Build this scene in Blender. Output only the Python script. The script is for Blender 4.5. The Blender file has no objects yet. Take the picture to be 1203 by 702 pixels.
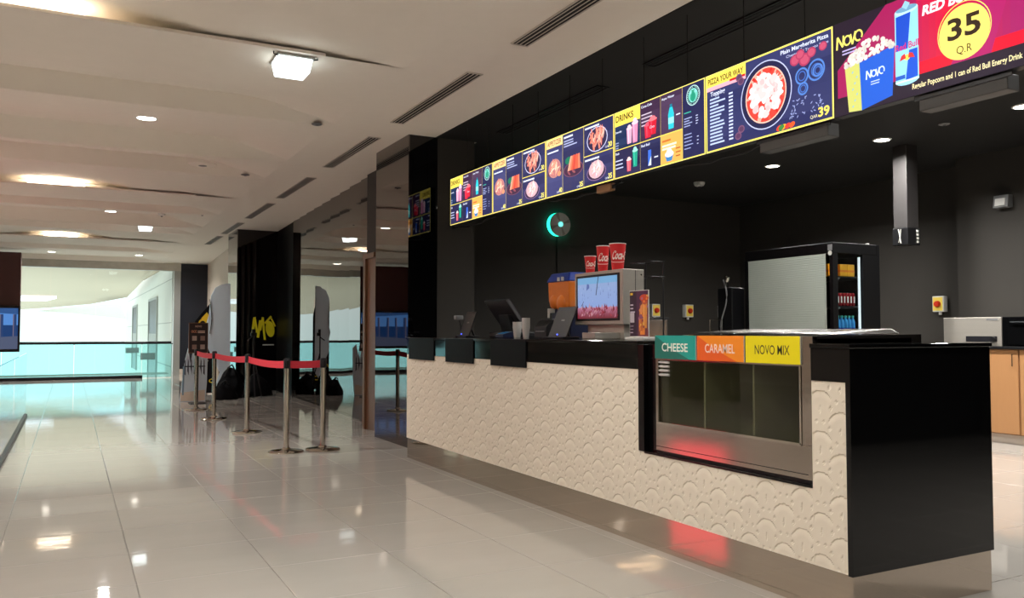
import bpy, math, random
import numpy as np
from mathutils import Vector, Matrix
random.seed(7)
rng = np.random.default_rng(7)
scene = bpy.context.scene
C = scene.collection
PI = math.pi

# ------------------------------------------------------------------ camera
cam_d = bpy.data.cameras.new('camera')
cam = bpy.data.objects.new('camera', cam_d)
C.objects.link(cam)
cam_d.sensor_fit = 'HORIZONTAL'
cam_d.sensor_width = 36.0
cam_d.lens = 980.0 / 1203.0 * 36.0
cam_d.clip_end = 300
cam.location = (0, 0, 1.147)
cam.rotation_euler = (math.radians(90 + 2.279), 0, math.radians(-27.909))
scene.camera = cam

# ------------------------------------------------------------------ world and exposure
def lin(c):
    return tuple(((v / 255) / 12.92 if v / 255 <= .04045 else ((v / 255 + .055) / 1.055) ** 2.4) for v in c)

W = bpy.data.worlds.new('daylight')
scene.world = W
W.use_nodes = True
wn = W.node_tree
bg = wn.nodes['Background']
tc = wn.nodes.new('ShaderNodeTexCoord')
sp = wn.nodes.new('ShaderNodeSeparateXYZ')
wn.links.new(tc.outputs['Generated'], sp.inputs[0])
rp = wn.nodes.new('ShaderNodeValToRGB')
rp.color_ramp.elements[0].position = 0.0
rp.color_ramp.elements[0].color = (.76, .94, .93, 1)
rp.color_ramp.elements[1].position = 0.10
rp.color_ramp.elements[1].color = (.95, .99, 1.0, 1)
wn.links.new(sp.outputs['Z'], rp.inputs[0])
wn.links.new(rp.outputs[0], bg.inputs['Color'])
bg.inputs['Strength'].default_value = 1.75

vs = scene.view_settings
vs.view_transform = 'Standard'
vs.look = 'None'
vs.gamma = 1.0
vs.exposure = 0.0
vs.use_curve_mapping = False

HALL_W = 64.0        # watts of one hall downlight
KITCHEN_W = 68.0     # watts of one downlight over the serving area
WARM = (1.0, .985, .955)

# ------------------------------------------------------------------ materials
MATS = {}
def mat(name, rgb, rough=.5, metal=0., spec=.5, var=.06, nscale=8., bump=0., bscale=60., emit=None, estr=0., coat=0., stretch=None, alpha=None):
    m = bpy.data.materials.new(name)
    m.use_nodes = True
    nt = m.node_tree
    b = nt.nodes['Principled BSDF']
    base = lin(rgb)
    b.inputs['Roughness'].default_value = rough
    b.inputs['Metallic'].default_value = metal
    b.inputs['Specular IOR Level'].default_value = spec
    b.inputs['Coat Weight'].default_value = coat
    co = nt.nodes.new('ShaderNodeTexCoord')
    src = co.outputs['Object']
    if stretch:
        mp = nt.nodes.new('ShaderNodeMapping')
        mp.inputs['Scale'].default_value = stretch
        nt.links.new(src, mp.inputs['Vector'])
        src = mp.outputs[0]
    nz = nt.nodes.new('ShaderNodeTexNoise')
    nz.inputs['Scale'].default_value = nscale
    nz.inputs['Detail'].default_value = 4
    nt.links.new(src, nz.inputs['Vector'])
    mx = nt.nodes.new('ShaderNodeMix')
    mx.data_type = 'RGBA'
    mx.inputs[6].default_value = tuple(c * (1 - var) for c in base) + (1,)
    mx.inputs[7].default_value = tuple(min(1, c * (1 + var)) for c in base) + (1,)
    nt.links.new(nz.outputs['Fac'], mx.inputs[0])
    nt.links.new(mx.outputs[2], b.inputs['Base Color'])
    if bump:
        n2 = nt.nodes.new('ShaderNodeTexNoise')
        n2.inputs['Scale'].default_value = bscale
        n2.inputs['Detail'].default_value = 2
        nt.links.new(src, n2.inputs['Vector'])
        bp = nt.nodes.new('ShaderNodeBump')
        bp.inputs['Strength'].default_value = 1.0
        bp.inputs['Distance'].default_value = bump
        nt.links.new(n2.outputs['Fac'], bp.inputs['Height'])
        nt.links.new(bp.outputs[0], b.inputs['Normal'])
    if emit:
        b.inputs['Emission Color'].default_value = lin(emit) + (1,)
        b.inputs['Emission Strength'].default_value = estr
    MATS[name] = m
    return m

def glass(name, tint, refl=.9, ior=1.45, base=0.0):
    m = bpy.data.materials.new(name)
    m.use_nodes = True
    nt = m.node_tree
    nt.nodes.remove(nt.nodes['Principled BSDF'])
    out = nt.nodes['Material Output']
    tr = nt.nodes.new('ShaderNodeBsdfTransparent')
    tr.inputs[0].default_value = tuple(tint) + (1,)
    gl = nt.nodes.new('ShaderNodeBsdfGlossy')
    gl.inputs['Color'].default_value = (refl, refl, refl, 1)
    gl.inputs['Roughness'].default_value = .015
    fr = nt.nodes.new('ShaderNodeFresnel')
    fr.inputs['IOR'].default_value = ior
    mx = nt.nodes.new('ShaderNodeMixShader')
    ge = nt.nodes.new('ShaderNodeNewGeometry')
    iv = nt.nodes.new('ShaderNodeMath'); iv.operation = 'SUBTRACT'; iv.inputs[0].default_value = 1.0
    nt.links.new(ge.outputs['Backfacing'], iv.inputs[1])
    mu = nt.nodes.new('ShaderNodeMath'); mu.operation = 'MULTIPLY'
    nt.links.new(fr.outputs[0], mu.inputs[0]); nt.links.new(iv.outputs[0], mu.inputs[1])
    nt.links.new(mu.outputs[0], mx.inputs[0])
    nt.links.new(tr.outputs[0], mx.inputs[1])
    nt.links.new(gl.outputs[0], mx.inputs[2])
    nt.links.new(mx.outputs[0], out.inputs['Surface'])
    MATS[name] = m
    return m

def emis(name, rgb, strength):
    m = mat(name, rgb, .5, emit=rgb, estr=strength, var=0)
    return m

def print_mat(name, emission=0., rough=.4):
    m = bpy.data.materials.new(name)
    m.use_nodes = True
    nt = m.node_tree
    b = nt.nodes['Principled BSDF']
    at = nt.nodes.new('ShaderNodeAttribute')
    at.attribute_name = 'ink'
    b.inputs['Roughness'].default_value = rough
    if emission:
        b.inputs['Base Color'].default_value = (.01, .01, .01, 1)
        nt.links.new(at.outputs['Color'], b.inputs['Emission Color'])
        b.inputs['Emission Strength'].default_value = emission
        b.inputs['Specular IOR Level'].default_value = .2
    else:
        nt.links.new(at.outputs['Color'], b.inputs['Base Color'])
    MATS[name] = m
    return m

M = MATS
mat('floor_tile', (166, 160, 152), .05, spec=.52, var=.05, nscale=3, bump=.0005, bscale=6.0, stretch=(.7, 1.6, 1))
mat('grout', (120, 113, 104), .6)
mat('ceiling_paint', (242, 234, 222), .85, spec=.1, var=.02)
mat('hall_wall', (206, 192, 178), .7, spec=.2, var=.03)
mat('black_paint', (34, 33, 32), .62, spec=.3, var=.12, nscale=3, bump=.0004, bscale=120)
mat('black_wall', (58, 55, 51), .7, spec=.25, var=.10, nscale=2.5, bump=.0004, bscale=140)
mat('black_gloss', (8, 8, 9), .06, spec=.5, var=.1)
mat('black_gloss_dull', (7, 7, 8), .16, spec=.35, var=.1)
mat('smoked_mirror', (122, 116, 112), .012, metal=1., var=.02, nscale=1.5, bump=.0012, bscale=.9)
mat('column_gloss', (5, 5, 6), .03, spec=.6, var=.1)
mat('sheet_black', (7, 7, 8), .45, spec=.08)
mat('silver_card', (214, 212, 208), .35, metal=.3)
mat('steel_matt', (176, 170, 160), .42, metal=.55, var=.06, nscale=30, stretch=(1, .05, 1))
mat('duct_grey', (44, 41, 40), .6)
mat('chiller_black', (10, 10, 11), .45, spec=.15)
mat('relief_white', (224, 212, 193), .45, spec=.35, var=.015)
mat('kick_steel', (206, 194, 182), .055, metal=1., var=.05, nscale=40, stretch=(1, .04, 3), bump=.0008, bscale=3)
mat('steel', (188, 181, 174), .24, metal=1., var=.06, nscale=60, stretch=(1, .05, 1), bump=.0003, bscale=40)
mat('steel_warm', (192, 183, 174), .09, metal=1., var=.06, nscale=60, stretch=(1, .05, 1))
mat('chrome', (205, 200, 190), .08, metal=1., var=.02)
mat('black_plastic', (16, 16, 18), .4, spec=.4)
mat('dark_plastic', (30, 30, 34), .35, spec=.45)
mat('grey_plastic', (118, 118, 118), .5)
mat('box_grey', (72, 70, 68), .5)
mat('white_plastic', (222, 220, 214), .45)
mat('red_belt', (205, 40, 58), .7, var=.1, nscale=50)
mat('brown_wood', (98, 66, 44), .4, var=.25, nscale=9, stretch=(6, 6, .5))
mat('beige_laminate', (166, 120, 78), .45, var=.05, nscale=10, stretch=(5, 5, .6))
mat('beige_edge', (150, 108, 70), .5)
mat('night_blind', (176, 184, 174), .42, metal=.15, spec=.5, var=.05, nscale=5)
mat('brown_panel', (72, 34, 32), .45, var=.1)
mat('navy_paint', (14, 20, 34), .5, var=.1)
mat('grey_stone', (196, 192, 182), .4, var=.25, nscale=5)
mat('frame_metal', (176, 178, 176), .35, metal=.6)
mat('dark_metal', (38, 40, 44), .35, metal=.5)
mat('slot_black', (12, 11, 10), .8)
mat('vent_metal', (206, 198, 186), .5)
mat('soffit_paint', (216, 196, 172), .8)
mat('atrium_white', (236, 234, 226), .7, var=.02)
mat('atrium_grey', (176, 176, 172), .6)
mat('cup_red', (214, 30, 34), .45, var=.03)
mat('cup_white', (238, 234, 228), .5)
mat('juice_orange', (226, 122, 40), .3, spec=.5, var=.08, nscale=20)
mat('blue_plastic', (22, 56, 150), .3, spec=.5)
mat('navy_plastic', (20, 28, 58), .35)
mat('yellow_plastic', (232, 196, 60), .45)
mat('switch_yellow', (244, 214, 92), .5)
mat('switch_red', (206, 50, 24), .4)
mat('carton_yellow', (238, 168, 30), .5, var=.15, nscale=25)
mat('can_red', (170, 28, 38), .25, metal=.5, var=.2, nscale=50)
mat('bottle_blue', (70, 160, 226), .12, spec=.6, var=.1)
mat('cap_blue', (70, 190, 170), .4)
mat('fabric_black', (14, 14, 16), .9, spec=.15, var=.3, nscale=30, bump=.004, bscale=25)
mat('cardboard_blue', (206, 224, 234), .6, var=.10, nscale=3)
mat('cardboard_edge', (200, 190, 170), .8)
mat('cabinet_dark', (46, 44, 38), .5, var=.1)
mat('inner_panel', (156, 150, 128), .35, var=.1)
mat('lens_grey', (200, 198, 190), .5)
mat('rubber', (20, 20, 20), .8)
emis('lamp_white', (255, 246, 232), 14.0)
emis('lamp_cool', (236, 250, 250), 4.0)
emis('lamp_far', (255, 246, 232), 7.0)
emis('cove_lamp', (255, 240, 218), 26.0)
emis('green_led', (40, 240, 190), 3.0)
emis('teal_led', (110, 235, 220), 1.6)
emis('blue_led', (70, 90, 255), 4.0)
emis('strip_led', (225, 232, 240), 1.1)
emis('red_lightbox', (230, 44, 68), 3.6)
print_mat('screen_print', 1.45)
print_mat('screen_dim', .85)
print_mat('paper_print', 0., .45)
glass('clear_glass', (.95, .98, .98))
glass('green_glass', (.72, .955, .965))
glass('case_glass', (.74, .76, .70), ior=1.5)
glass('chiller_glass', (.8, .84, .84))
glass('acrylic', (.9, .93, .95))

# ------------------------------------------------------------------ mesh helpers
class MB:
    def __init__(s): s.v = []; s.f = []
    def quad(s, a, b, c, d):
        n = len(s.v); s.v += [a, b, c, d]; s.f.append((n, n + 1, n + 2, n + 3)); return s
    def poly(s, pts):
        n = len(s.v); s.v += list(pts); s.f.append(tuple(range(n, n + len(pts)))); return s
    def box(s, x0, x1, y0, y1, z0, z1):
        n = len(s.v)
        s.v += [(x0, y0, z0), (x1, y0, z0), (x1, y1, z0), (x0, y1, z0), (x0, y0, z1), (x1, y0, z1), (x1, y1, z1), (x0, y1, z1)]
        s.f += [tuple(n + i for i in q) for q in ((0, 3, 2, 1), (4, 5, 6, 7), (0, 1, 5, 4), (1, 2, 6, 5), (2, 3, 7, 6), (3, 0, 4, 7))]
        return s
    def hexa(s, bot, top):
        n = len(s.v); s.v += list(bot) + list(top)
        s.f += [tuple(n + i for i in q) for q in ((0, 3, 2, 1), (4, 5, 6, 7), (0, 1, 5, 4), (1, 2, 6, 5), (2, 3, 7, 6), (3, 0, 4, 7))]
        return s
    def prism(s, pts, fn0, fn1):
        """pts: 2-D outline; fn0 and fn1 place it at both ends"""
        n = len(s.v); k = len(pts)
        s.v += [fn0(*p) for p in pts] + [fn1(*p) for p in pts]
        s.f.append(tuple(n + i for i in reversed(range(k)))); s.f.append(tuple(n + k + i for i in range(k)))
        for i in range(k):
            j = (i + 1) % k
            s.f.append((n + i, n + j, n + k + j, n + k + i))
        return s
    def lathe(s, prof, c=(0, 0, 0), seg=24, axis='Z', cap=True):
        n = len(s.v); k = len(prof)
        for r, h in prof:
            for i in range(seg):
                a = 2 * PI * i / seg
                p = (r * math.cos(a), r * math.sin(a), h)
                if axis == 'X': p = (p[2], p[0], p[1])
                if axis == 'Y': p = (p[0], p[2], p[1])
                s.v.append((p[0] + c[0], p[1] + c[1], p[2] + c[2]))
        for j in range(k - 1):
            for i in range(seg):
                i2 = (i + 1) % seg
                s.f.append((n + j * seg + i, n + j * seg + i2, n + (j + 1) * seg + i2, n + (j + 1) * seg + i))
        if cap:
            s.f.append(tuple(n + i for i in reversed(range(seg))))
            s.f.append(tuple(n + (k - 1) * seg + i for i in range(seg)))
        return s
    def tube(s, path, r, seg=8):
        n = len(s.v); P = [Vector(p) for p in path]; k = len(P)
        for j, p in enumerate(P):
            t = (P[min(j + 1, k - 1)] - P[max(j - 1, 0)]).normalized()
            a = t.cross(Vector((0, 0, 1)))
            if a.length < 1e-3: a = t.cross(Vector((1, 0, 0)))
            a.normalize(); b = t.cross(a)
            for i in range(seg):
                q = 2 * PI * i / seg
                s.v.append(tuple(p + a * (r * math.cos(q)) + b * (r * math.sin(q))))
        for j in range(k - 1):
            for i in range(seg):
                i2 = (i + 1) % seg
                s.f.append((n + j * seg + i, n + j * seg + i2, n + (j + 1) * seg + i2, n + (j + 1) * seg + i))
        s.f.append(tuple(n + i for i in reversed(range(seg)))); s.f.append(tuple(n + (k - 1) * seg + i for i in range(seg)))
        return s
    def sphere(s, c, rx, ry=None, rz=None, seg=14, rings=8):
        ry = ry or rx; rz = rz or rx; n = len(s.v)
        for j in range(rings + 1):
            t = PI * j / rings
            for i in range(seg):
                a = 2 * PI * i / seg
                st = max(math.sin(t), 1e-3)
                s.v.append((c[0] + rx * st * math.cos(a), c[1] + ry * st * math.sin(a), c[2] - rz * math.cos(t)))
        for j in range(rings):
            for i in range(seg):
                i2 = (i + 1) % seg
                s.f.append((n + j * seg + i, n + j * seg + i2, n + (j + 1) * seg + i2, n + (j + 1) * seg + i))
        return s
    def move(s, mtx, n0=0):
        s.v = s.v[:n0] + [tuple(mtx @ Vector(p)) for p in s.v[n0:]]; return s

def base_of(o):
    l = Vector((0, 0, 0))
    while o is not None:
        l += o.location; o = o.parent
    return l

def obj(name, mb, m, parent=None, bevel=0., smooth=False, label=None, local=False, seg=2):
    me = bpy.data.meshes.new(name)
    off = Vector((0, 0, 0)) if (local or parent is None) else base_of(parent)
    me.from_pydata([(p[0] - off.x, p[1] - off.y, p[2] - off.z) for p in mb.v], [], mb.f)
    me.validate()
    me.materials.append(M[m] if isinstance(m, str) else m)
    if smooth:
        me.polygons.foreach_set('use_smooth', [True] * len(me.polygons))
        try: me.set_sharp_from_angle(angle=math.radians(40))
        except Exception: pass
    o = bpy.data.objects.new(name, me)
    C.objects.link(o)
    if parent: o.parent = parent
    if bevel:
        b = o.modifiers.new('edge', 'BEVEL'); b.width = bevel; b.segments = seg; b.limit_method = 'ANGLE'
    if label: o['label'] = label
    return o

def tag(o, label, cat, group=None):
    o['label'] = label; o['category'] = cat
    if group: o['group'] = group
    return o

def thing(name, label, cat, loc=(0, 0, 0), group=None, rotz=0.):
    o = bpy.data.objects.new(name, None)
    C.objects.link(o)
    o.empty_display_size = .1
    o.location = loc; o.rotation_euler = (0, 0, rotz)
    return tag(o, label, cat, group)

def struct(name, mb, m, label=None, **k):
    o = obj(name, mb, m, **k); o['kind'] = 'structure'
    if label: o['label'] = label
    return o

def struct_root(name, loc=(0, 0, 0), label=None):
    o = bpy.data.objects.new(name, None); C.objects.link(o); o.location = loc; o['kind'] = 'structure'
    if label: o['label'] = label
    return o

def dup(root, loc, label=None, rotz=None, parent=None):
    r = root.copy(); C.objects.link(r)
    if parent is None:
        r.location = loc
        if rotz is not None: r.rotation_euler = (0, 0, rotz)
        if label: r['label'] = label
    else:
        r.parent = parent
    for ch in list(root.children): dup(ch, None, parent=r)
    return r

def area_lamp(parent, loc, power, size=.18, color=WARM, spread=150, local=True):
    d = bpy.data.lights.new('lamp_light', 'AREA'); d.shape = 'DISK'; d.size = size
    d.energy = power; d.color = color; d.spread = math.radians(spread)
    o = bpy.data.objects.new('lamp_light', d); C.objects.link(o); o.parent = parent; o.location = loc
    return o

# ------------------------------------------------------------------ flat print helper
_txt = {}
def text_mesh(s, bold=0.):
    key = (s, bold)
    if key in _txt: return _txt[key]
    cu = bpy.data.curves.new('t', 'FONT'); cu.body = s; cu.size = 1; cu.offset = bold
    cu.resolution_u = 3
    o = bpy.data.objects.new('t', cu); C.objects.link(o)
    dg = bpy.context.evaluated_depsgraph_get(); dg.update()
    me = o.evaluated_get(dg).to_mesh()
    v = [(p.co.x, p.co.y) for p in me.vertices]; f = [tuple(p.vertices) for p in me.polygons]
    o.evaluated_get(dg).to_mesh_clear()
    bpy.data.objects.remove(o); bpy.data.curves.remove(cu)
    _txt[key] = (v, f); return v, f

class Canvas:
    def __init__(s): s.v = []; s.f = []; s.c = []; s.layer = 0
    def poly(s, pts, col):
        s.layer += 1; n = len(s.v)
        s.v += [(p[0], p[1], s.layer) for p in pts]; s.f.append(tuple(range(n, n + len(pts)))); s.c.append(lin(col)); return s
    def rect(s, x0, y0, x1, y1, col): return s.poly([(x0, y0), (x1, y0), (x1, y1), (x0, y1)], col)
    def ell(s, cx, cy, rx, ry, col, rot=0., seg=18):
        ca, sa = math.cos(rot), math.sin(rot)
        return s.poly([(cx + rx * math.cos(a) * ca - ry * math.sin(a) * sa, cy + rx * math.cos(a) * sa + ry * math.sin(a) * ca) for a in (2 * PI * i / seg for i in range(seg))], col)
    def stroke(s, pts, w, col):
        s.layer += 1
        for a, b in zip(pts[:-1], pts[1:]):
            dx, dy = b[0] - a[0], b[1] - a[1]; l = math.hypot(dx, dy) or 1; nx, ny = -dy / l * w / 2, dx / l * w / 2
            n = len(s.v)
            s.v += [(a[0] + nx, a[1] + ny, s.layer), (a[0] - nx, a[1] - ny, s.layer), (b[0] - nx, b[1] - ny, s.layer), (b[0] + nx, b[1] + ny, s.layer)]
            s.f.append((n, n + 1, n + 2, n + 3)); s.c.append(lin(col))
        return s
    def arc(s, cx, cy, rx, ry, a0, a1, w, col, n=14):
        return s.stroke([(cx + rx * math.cos(a0 + (a1 - a0) * i / n), cy + ry * math.sin(a0 + (a1 - a0) * i / n)) for i in range(n + 1)], w, col)
    def text(s, t, x, y, h, col, w=None, bold=0., shear=0., align='L', rot=0.):
        v, f = text_mesh(t, bold)
        x0 = min(p[0] for p in v); x1 = max(p[0] for p in v); k = h / .70
        kx = k if w is None else w / (x1 - x0)
        wd = kx * (x1 - x0); ox = x - (0 if align == 'L' else wd / 2 if align == 'C' else wd)
        s.layer += 1; n = len(s.v); ca, sa = math.cos(rot), math.sin(rot)
        for p in v:
            a = (p[0] - x0) * kx + shear * p[1] * k + ox - x; b = p[1] * k
            s.v.append((x + a * ca - b * sa, y + a * sa + b * ca, s.layer))
        s.f += [tuple(n + i for i in q) for q in f]; s.c += [lin(col)] * len(f); return s
    def bars(s, x, y, w, rows, pitch, h, col, seed=0, ragged=.4):
        r = random.Random(seed)
        for i in range(rows):
            s.rect(x, y - i * pitch, x + w * (1 - ragged * r.random()), y - i * pitch + h, col)
        return s
    def build(s, name, fn, m, parent, step=.0002, label=None, local=False):
        step = min(step, .004 / max(1, s.layer))
        mb = MB(); mb.v = [fn(u, v, l * step) for u, v, l in s.v]; mb.f = s.f
        me = bpy.data.meshes.new(name)
        off = Vector((0, 0, 0)) if local else base_of(parent)
        me.from_pydata([(p[0] - off.x, p[1] - off.y, p[2] - off.z) for p in mb.v], [], mb.f)
        at = me.attributes.new('ink', 'FLOAT_COLOR', 'FACE')
        at.data.foreach_set('color', np.array([c + (1.,) for c in s.c], dtype=np.float32).ravel())
        me.materials.append(M[m])
        o = bpy.data.objects.new(name, me); C.objects.link(o); o.parent = parent
        if label: o['label'] = label
        return o

# ================================================================== STRUCTURE
ZC = 3.147
# ---- floor: grout bed plus polished tiles
T = .6
X_OFF = .89
fl = struct('floor', MB().box(-8.2, 9.8, -6.2, 24.6, -.12, -.004), 'grout', label='polished beige tiled floor')
def tile_mesh():
    g = .0012; a = T / 2 - g; b = a - .0025
    m = MB()
    m.v = [(-b, -b, 0), (b, -b, 0), (b, b, 0), (-b, b, 0), (-a, -a, -.0015), (a, -a, -.0015), (a, a, -.0015), (-a, a, -.0015),
           (-a, -a, -.006), (a, -a, -.006), (a, a, -.006), (-a, a, -.006)]
    m.f = [(0, 1, 2, 3)] + [(i + 4, (i + 1) % 4 + 4, (i + 1) % 4, i) for i in range(4)] + [(i + 8, (i + 1) % 4 + 8, (i + 1) % 4 + 4, i + 4) for i in range(4)]
    return m
cells = []
for i in range(-15, 15):
    for j in range(-10, 41):
        cx, cy = X_OFF + T * (i + .5), T * (j + .5)
        if cx < -8.2 or cx > 9.7 or cy > 24.5: continue
        cells.append((cx, cy))
def seen(c):
    x, y = c
    if -1.2 < x < 2.9 and 2.0 < y < 24: return math.hypot(x, y)
    if x > 2.9 and 1.4 < y < .62 * x: return math.hypot(x, y) + 2
    return 999
cells.sort(key=seen)
proto = obj('tile', tile_mesh(), 'floor_tile', fl, local=True)
proto.location = (cells[0][0], cells[0][1], 0)
def tilt(o): o.rotation_euler = (random.uniform(-1, 1) * .0007, random.uniform(-1, 1) * .0007, 0)
tilt(proto)
for c in cells[1:300]:
    t = proto.copy(); C.objects.link(t); t.parent = fl; t.location = (c[0], c[1], 0); tilt(t)
rest = MB(); tm = tile_mesh()
for c in cells[300:]:
    n = len(rest.v); rest.v += [(p[0] + c[0], p[1] + c[1], p[2]) for p in tm.v]; rest.f += [tuple(n + k for k in f) for f in tm.f]
ro = obj('tile_field', rest, 'floor_tile', fl); ro['kind'] = 'stuff'

# ---- white hall ceiling: long shallow waves that end in sharp cove lips
LIPS = [-8.1, -1.1, 5.9, 12.9, 19.9]
KEYS = [(0, 0.), (.9, -.03), (1.90, .17), (1.98, -.01), (3.79, .19), (3.87, -.03), (5.05, .17), (5.13, -.01), (6.3, .02), (7.0, .045), (7.3, .045)]
def lens(x):
    return max(0., 1 - ((x + .22) / 1.0) ** 2, 1 - ((x + 4.1) / 1.0) ** 2)
def open_lip(t, x):
    u = min(1, max(0, (t - 5.3) / 1.7)); return .08 * lens(x) * u * u * (3 - 2 * u)
def wave(t):
    for (a, p), (b, q) in zip(KEYS[:-1], KEYS[1:]):
        if t <= b:
            u = (t - a) / (b - a); u = u * u * (3 - 2 * u); return p + (q - p) * u
    return KEYS[-1][1]
def end_blend(x):
    u = min(1, max(0, (2.2 - x) / .7)); return u
def ceil_z(x, y):
    lip = max(l for l in LIPS if l <= y)
    last = lip == LIPS[-1]
    drop = -.15 * max(0, min(1, (y - 20.6) / 3.2)) if last else 0
    return ZC - .006 + (wave(y - lip) * (.5 if last else 1) + (0 if last else open_lip(y - lip, x))) * end_blend(x) + drop
cl = struct_root('ceiling', (0, 0, 0), 'white hall ceiling with shallow curved waves')
xs = [-8.2, -6, -5.35, -5, -4.6, -4.1, -3.6, -3.2, -3.0, -2.2, -1.3, -1.22, -1.1, -.9, -.6, -.22, .15, 0.45, .65, .78, 1.03, 1.35, 1.6, 1.8, 2.0, 2.2]
for k, lip in enumerate(LIPS):
    end = LIPS[k + 1] if k + 1 < len(LIPS) else 24.2
    last = k == len(LIPS) - 1
    y0 = max(lip, -6.2)
    n = 46
    ys = sorted(set([y0 + (end - y0) * i / n for i in range(n + 1)] + [lip + k_ for k_, _ in KEYS if y0 < lip + k_ < end])) + ([] if last else [end + .15, end + .3])
    mb = MB()
    for y in ys:
        t = y - lip
        for x in xs:
            drop = -.15 * max(0, min(1, (y - 20.6) / 3.2)) if last else 0
            w = (wave(t) * (0.5 if last else 1) + (0 if last else open_lip(t, x))) * end_blend(x)
            mb.v.append((x, y, ZC - .006 + w + drop))
    nx = len(xs)
    for j in range(len(ys) - 1):
        for i in range(nx - 1):
            a = j * nx + i; mb.f.append((a, a + nx, a + nx + 1, a + 1))
    obj('ceiling_wave', mb, 'ceiling_paint', cl, smooth=True)
    if not last:   # back of the cove and its front lip
        b = MB(); z = ZC + .17
        for i in range(nx - 1):
            wa, wb = [(.045 + .08 * lens(q)) * end_blend(q) for q in (xs[i], xs[i + 1])]
            b.quad((xs[i], end + .3, ZC - .004), (xs[i + 1], end + .3, ZC - .004), (xs[i + 1], end + .3, ZC + wb), (xs[i], end + .3, ZC + wa))
        b.box(-8.2, 1.6, end, end + .012, ZC - .006, ZC + .016)
        obj('cove_lip', b, 'ceiling_paint', cl)
fb = MB().quad((2.2, -6.2, ZC - .006), (2.2, 20.6, ZC - .006), (3.29, 20.6, ZC - .006), (3.29, -6.2, ZC - .006))
fb.quad((3.29, 7.87, ZC - .006), (3.29, 20.6, ZC - .006), (3.75, 20.6, ZC - .006), (3.75, 7.87, ZC - .006))
fb.quad((2.2, 20.6, ZC - .006), (2.2, 24.2, ZC - .156), (3.75, 24.2, ZC - .156), (3.75, 20.6, ZC - .006))
obj('ceiling_border', fb, 'ceiling_paint', cl)
obj('ceiling_slab', MB().box(-8.4, 9.9, -6.4, 24.4, ZC + .5, ZC + .6), 'ceiling_paint', cl)
for k, (lip, x0, x1) in enumerate(((5.9, -.65, .05), (12.9, -.55, .15), (19.9, -.5, .1), (-1.1, -.7, .3), (12.9, -4.6, -3.6), (5.9, -4.6, -3.6), (-1.1, -4.6, -3.6))):
    t = thing('cove_lamp', 'warm lamp hidden behind the %s curved ceiling lip%s' % (('nearest', 'middle', 'farthest', 'overhead', 'middle', 'nearest', 'overhead')[k], ' out to the left' if k > 3 else ''), 'lamp', ((x0 + x1) / 2, lip + .13, ZC + .03))
    obj('lamp_tube', MB().tube([(x0, lip + .13, ZC + .045), (x1, lip + .13, ZC + .045)], .016), 'cove_lamp', t)
    obj('lamp_base', MB().box(x0 - .03, x1 + .03, lip + .10, lip + .16, ZC - .002, ZC + .028), 'white_plastic', t)

# ---- black ceiling over the serving area
cb = struct('ceiling_service', MB().box(3.29, 9.8, -6.2, 10.2, ZC - .004, ZC + .1), 'black_paint', label='matt black ceiling above the serving area')
obj('ceiling_edge_bead', MB().box(3.275, 3.293, -6.2, 7.86, ZC - .012, ZC + .02), 'black_paint', cb)

# ---- walls
struct('wall_side', MB().box(3.72, 9.5, 10.0, 10.15, 0, ZC + .3), 'black_wall', label='dark painted side wall of the serving area')
struct('wall_back', MB().box(9.4, 9.55, 6.05, 10.15, 0, ZC + .3).box(9.0, 9.55, -6.2, 6.05, 0, ZC + .3), 'black_wall', label='dark painted back wall of the serving area')
struct('wall_return', MB().box(3.30, 3.72, 7.865, 10.15, 0, ZC + .2), 'black_wall', label='short dark wall beside the glossy column')
struct('wall_added_dark', MB().box(4.4, 9.0, -1.35, -1.2, 0, ZC - .004), 'black_paint', label='unseen dark wall added behind the camera to blacken the reflection in the counter end')  # unseen wall, added so the glossy counter end reflects something dark
struct('wall_left', MB().box(-8.4, -8.2, -6.4, 24.4, 0, ZC + .5), 'hall_wall')
struct('wall_behind', MB().box(-8.4, 9.6, -6.4, -6.2, 0, ZC + .5), 'hall_wall')
struct('wall_far', MB().box(3.30, 3.45, 17.76, 24.0, 0, ZC + .2), 'hall_wall', label='pale wall between the two dark columns')
struct('wall_far_left', MB().box(-8.4, -6.0, 24.0, 24.2, 0, ZC + .5), 'hall_wall')

# ---- smoked mirror wall, one panel after another
P0, P1 = Vector((3.295, 8.87, 0)), Vector((3.60, 16.719, 0))
wm = struct_root('wall_mirror', tuple(P0), 'tinted mirror wall made of tall glass panels')
n = 14
for i in range(n):
    a = P0.lerp(P1, i / n); b = P0.lerp(P1, (i + 1) / n)
    d = (b - a).normalized(); nn = Vector((-d.y, d.x, 0))
    L = (b - a).length
    yaw = math.radians(-3.6 + random.uniform(-.5, .5)) if i < n - 3 else 0; lean = random.uniform(-.003, .003)
    near_ = nn * (-.5 * L * math.tan(-yaw)); far_ = nn * (.5 * L * math.tan(-yaw))
    up_ = Vector((0, 0, ZC - .007)) + nn * lean
    a2, b2 = a + near_, b + far_
    bk = nn * -.012
    m = MB().hexa([tuple(a2), tuple(b2), tuple(b2 + bk), tuple(a2 + bk)], [tuple(a2 + up_), tuple(b2 + up_), tuple(b2 + bk + up_), tuple(a2 + bk + up_)])
    obj('mirror_panel' if i < n - 3 else 'black_panel', m, 'smoked_mirror' if i < n - 3 else 'sheet_black', wm)  # end panels coloured matt black instead of mirror, to suppress the emblem's reflection
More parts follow.
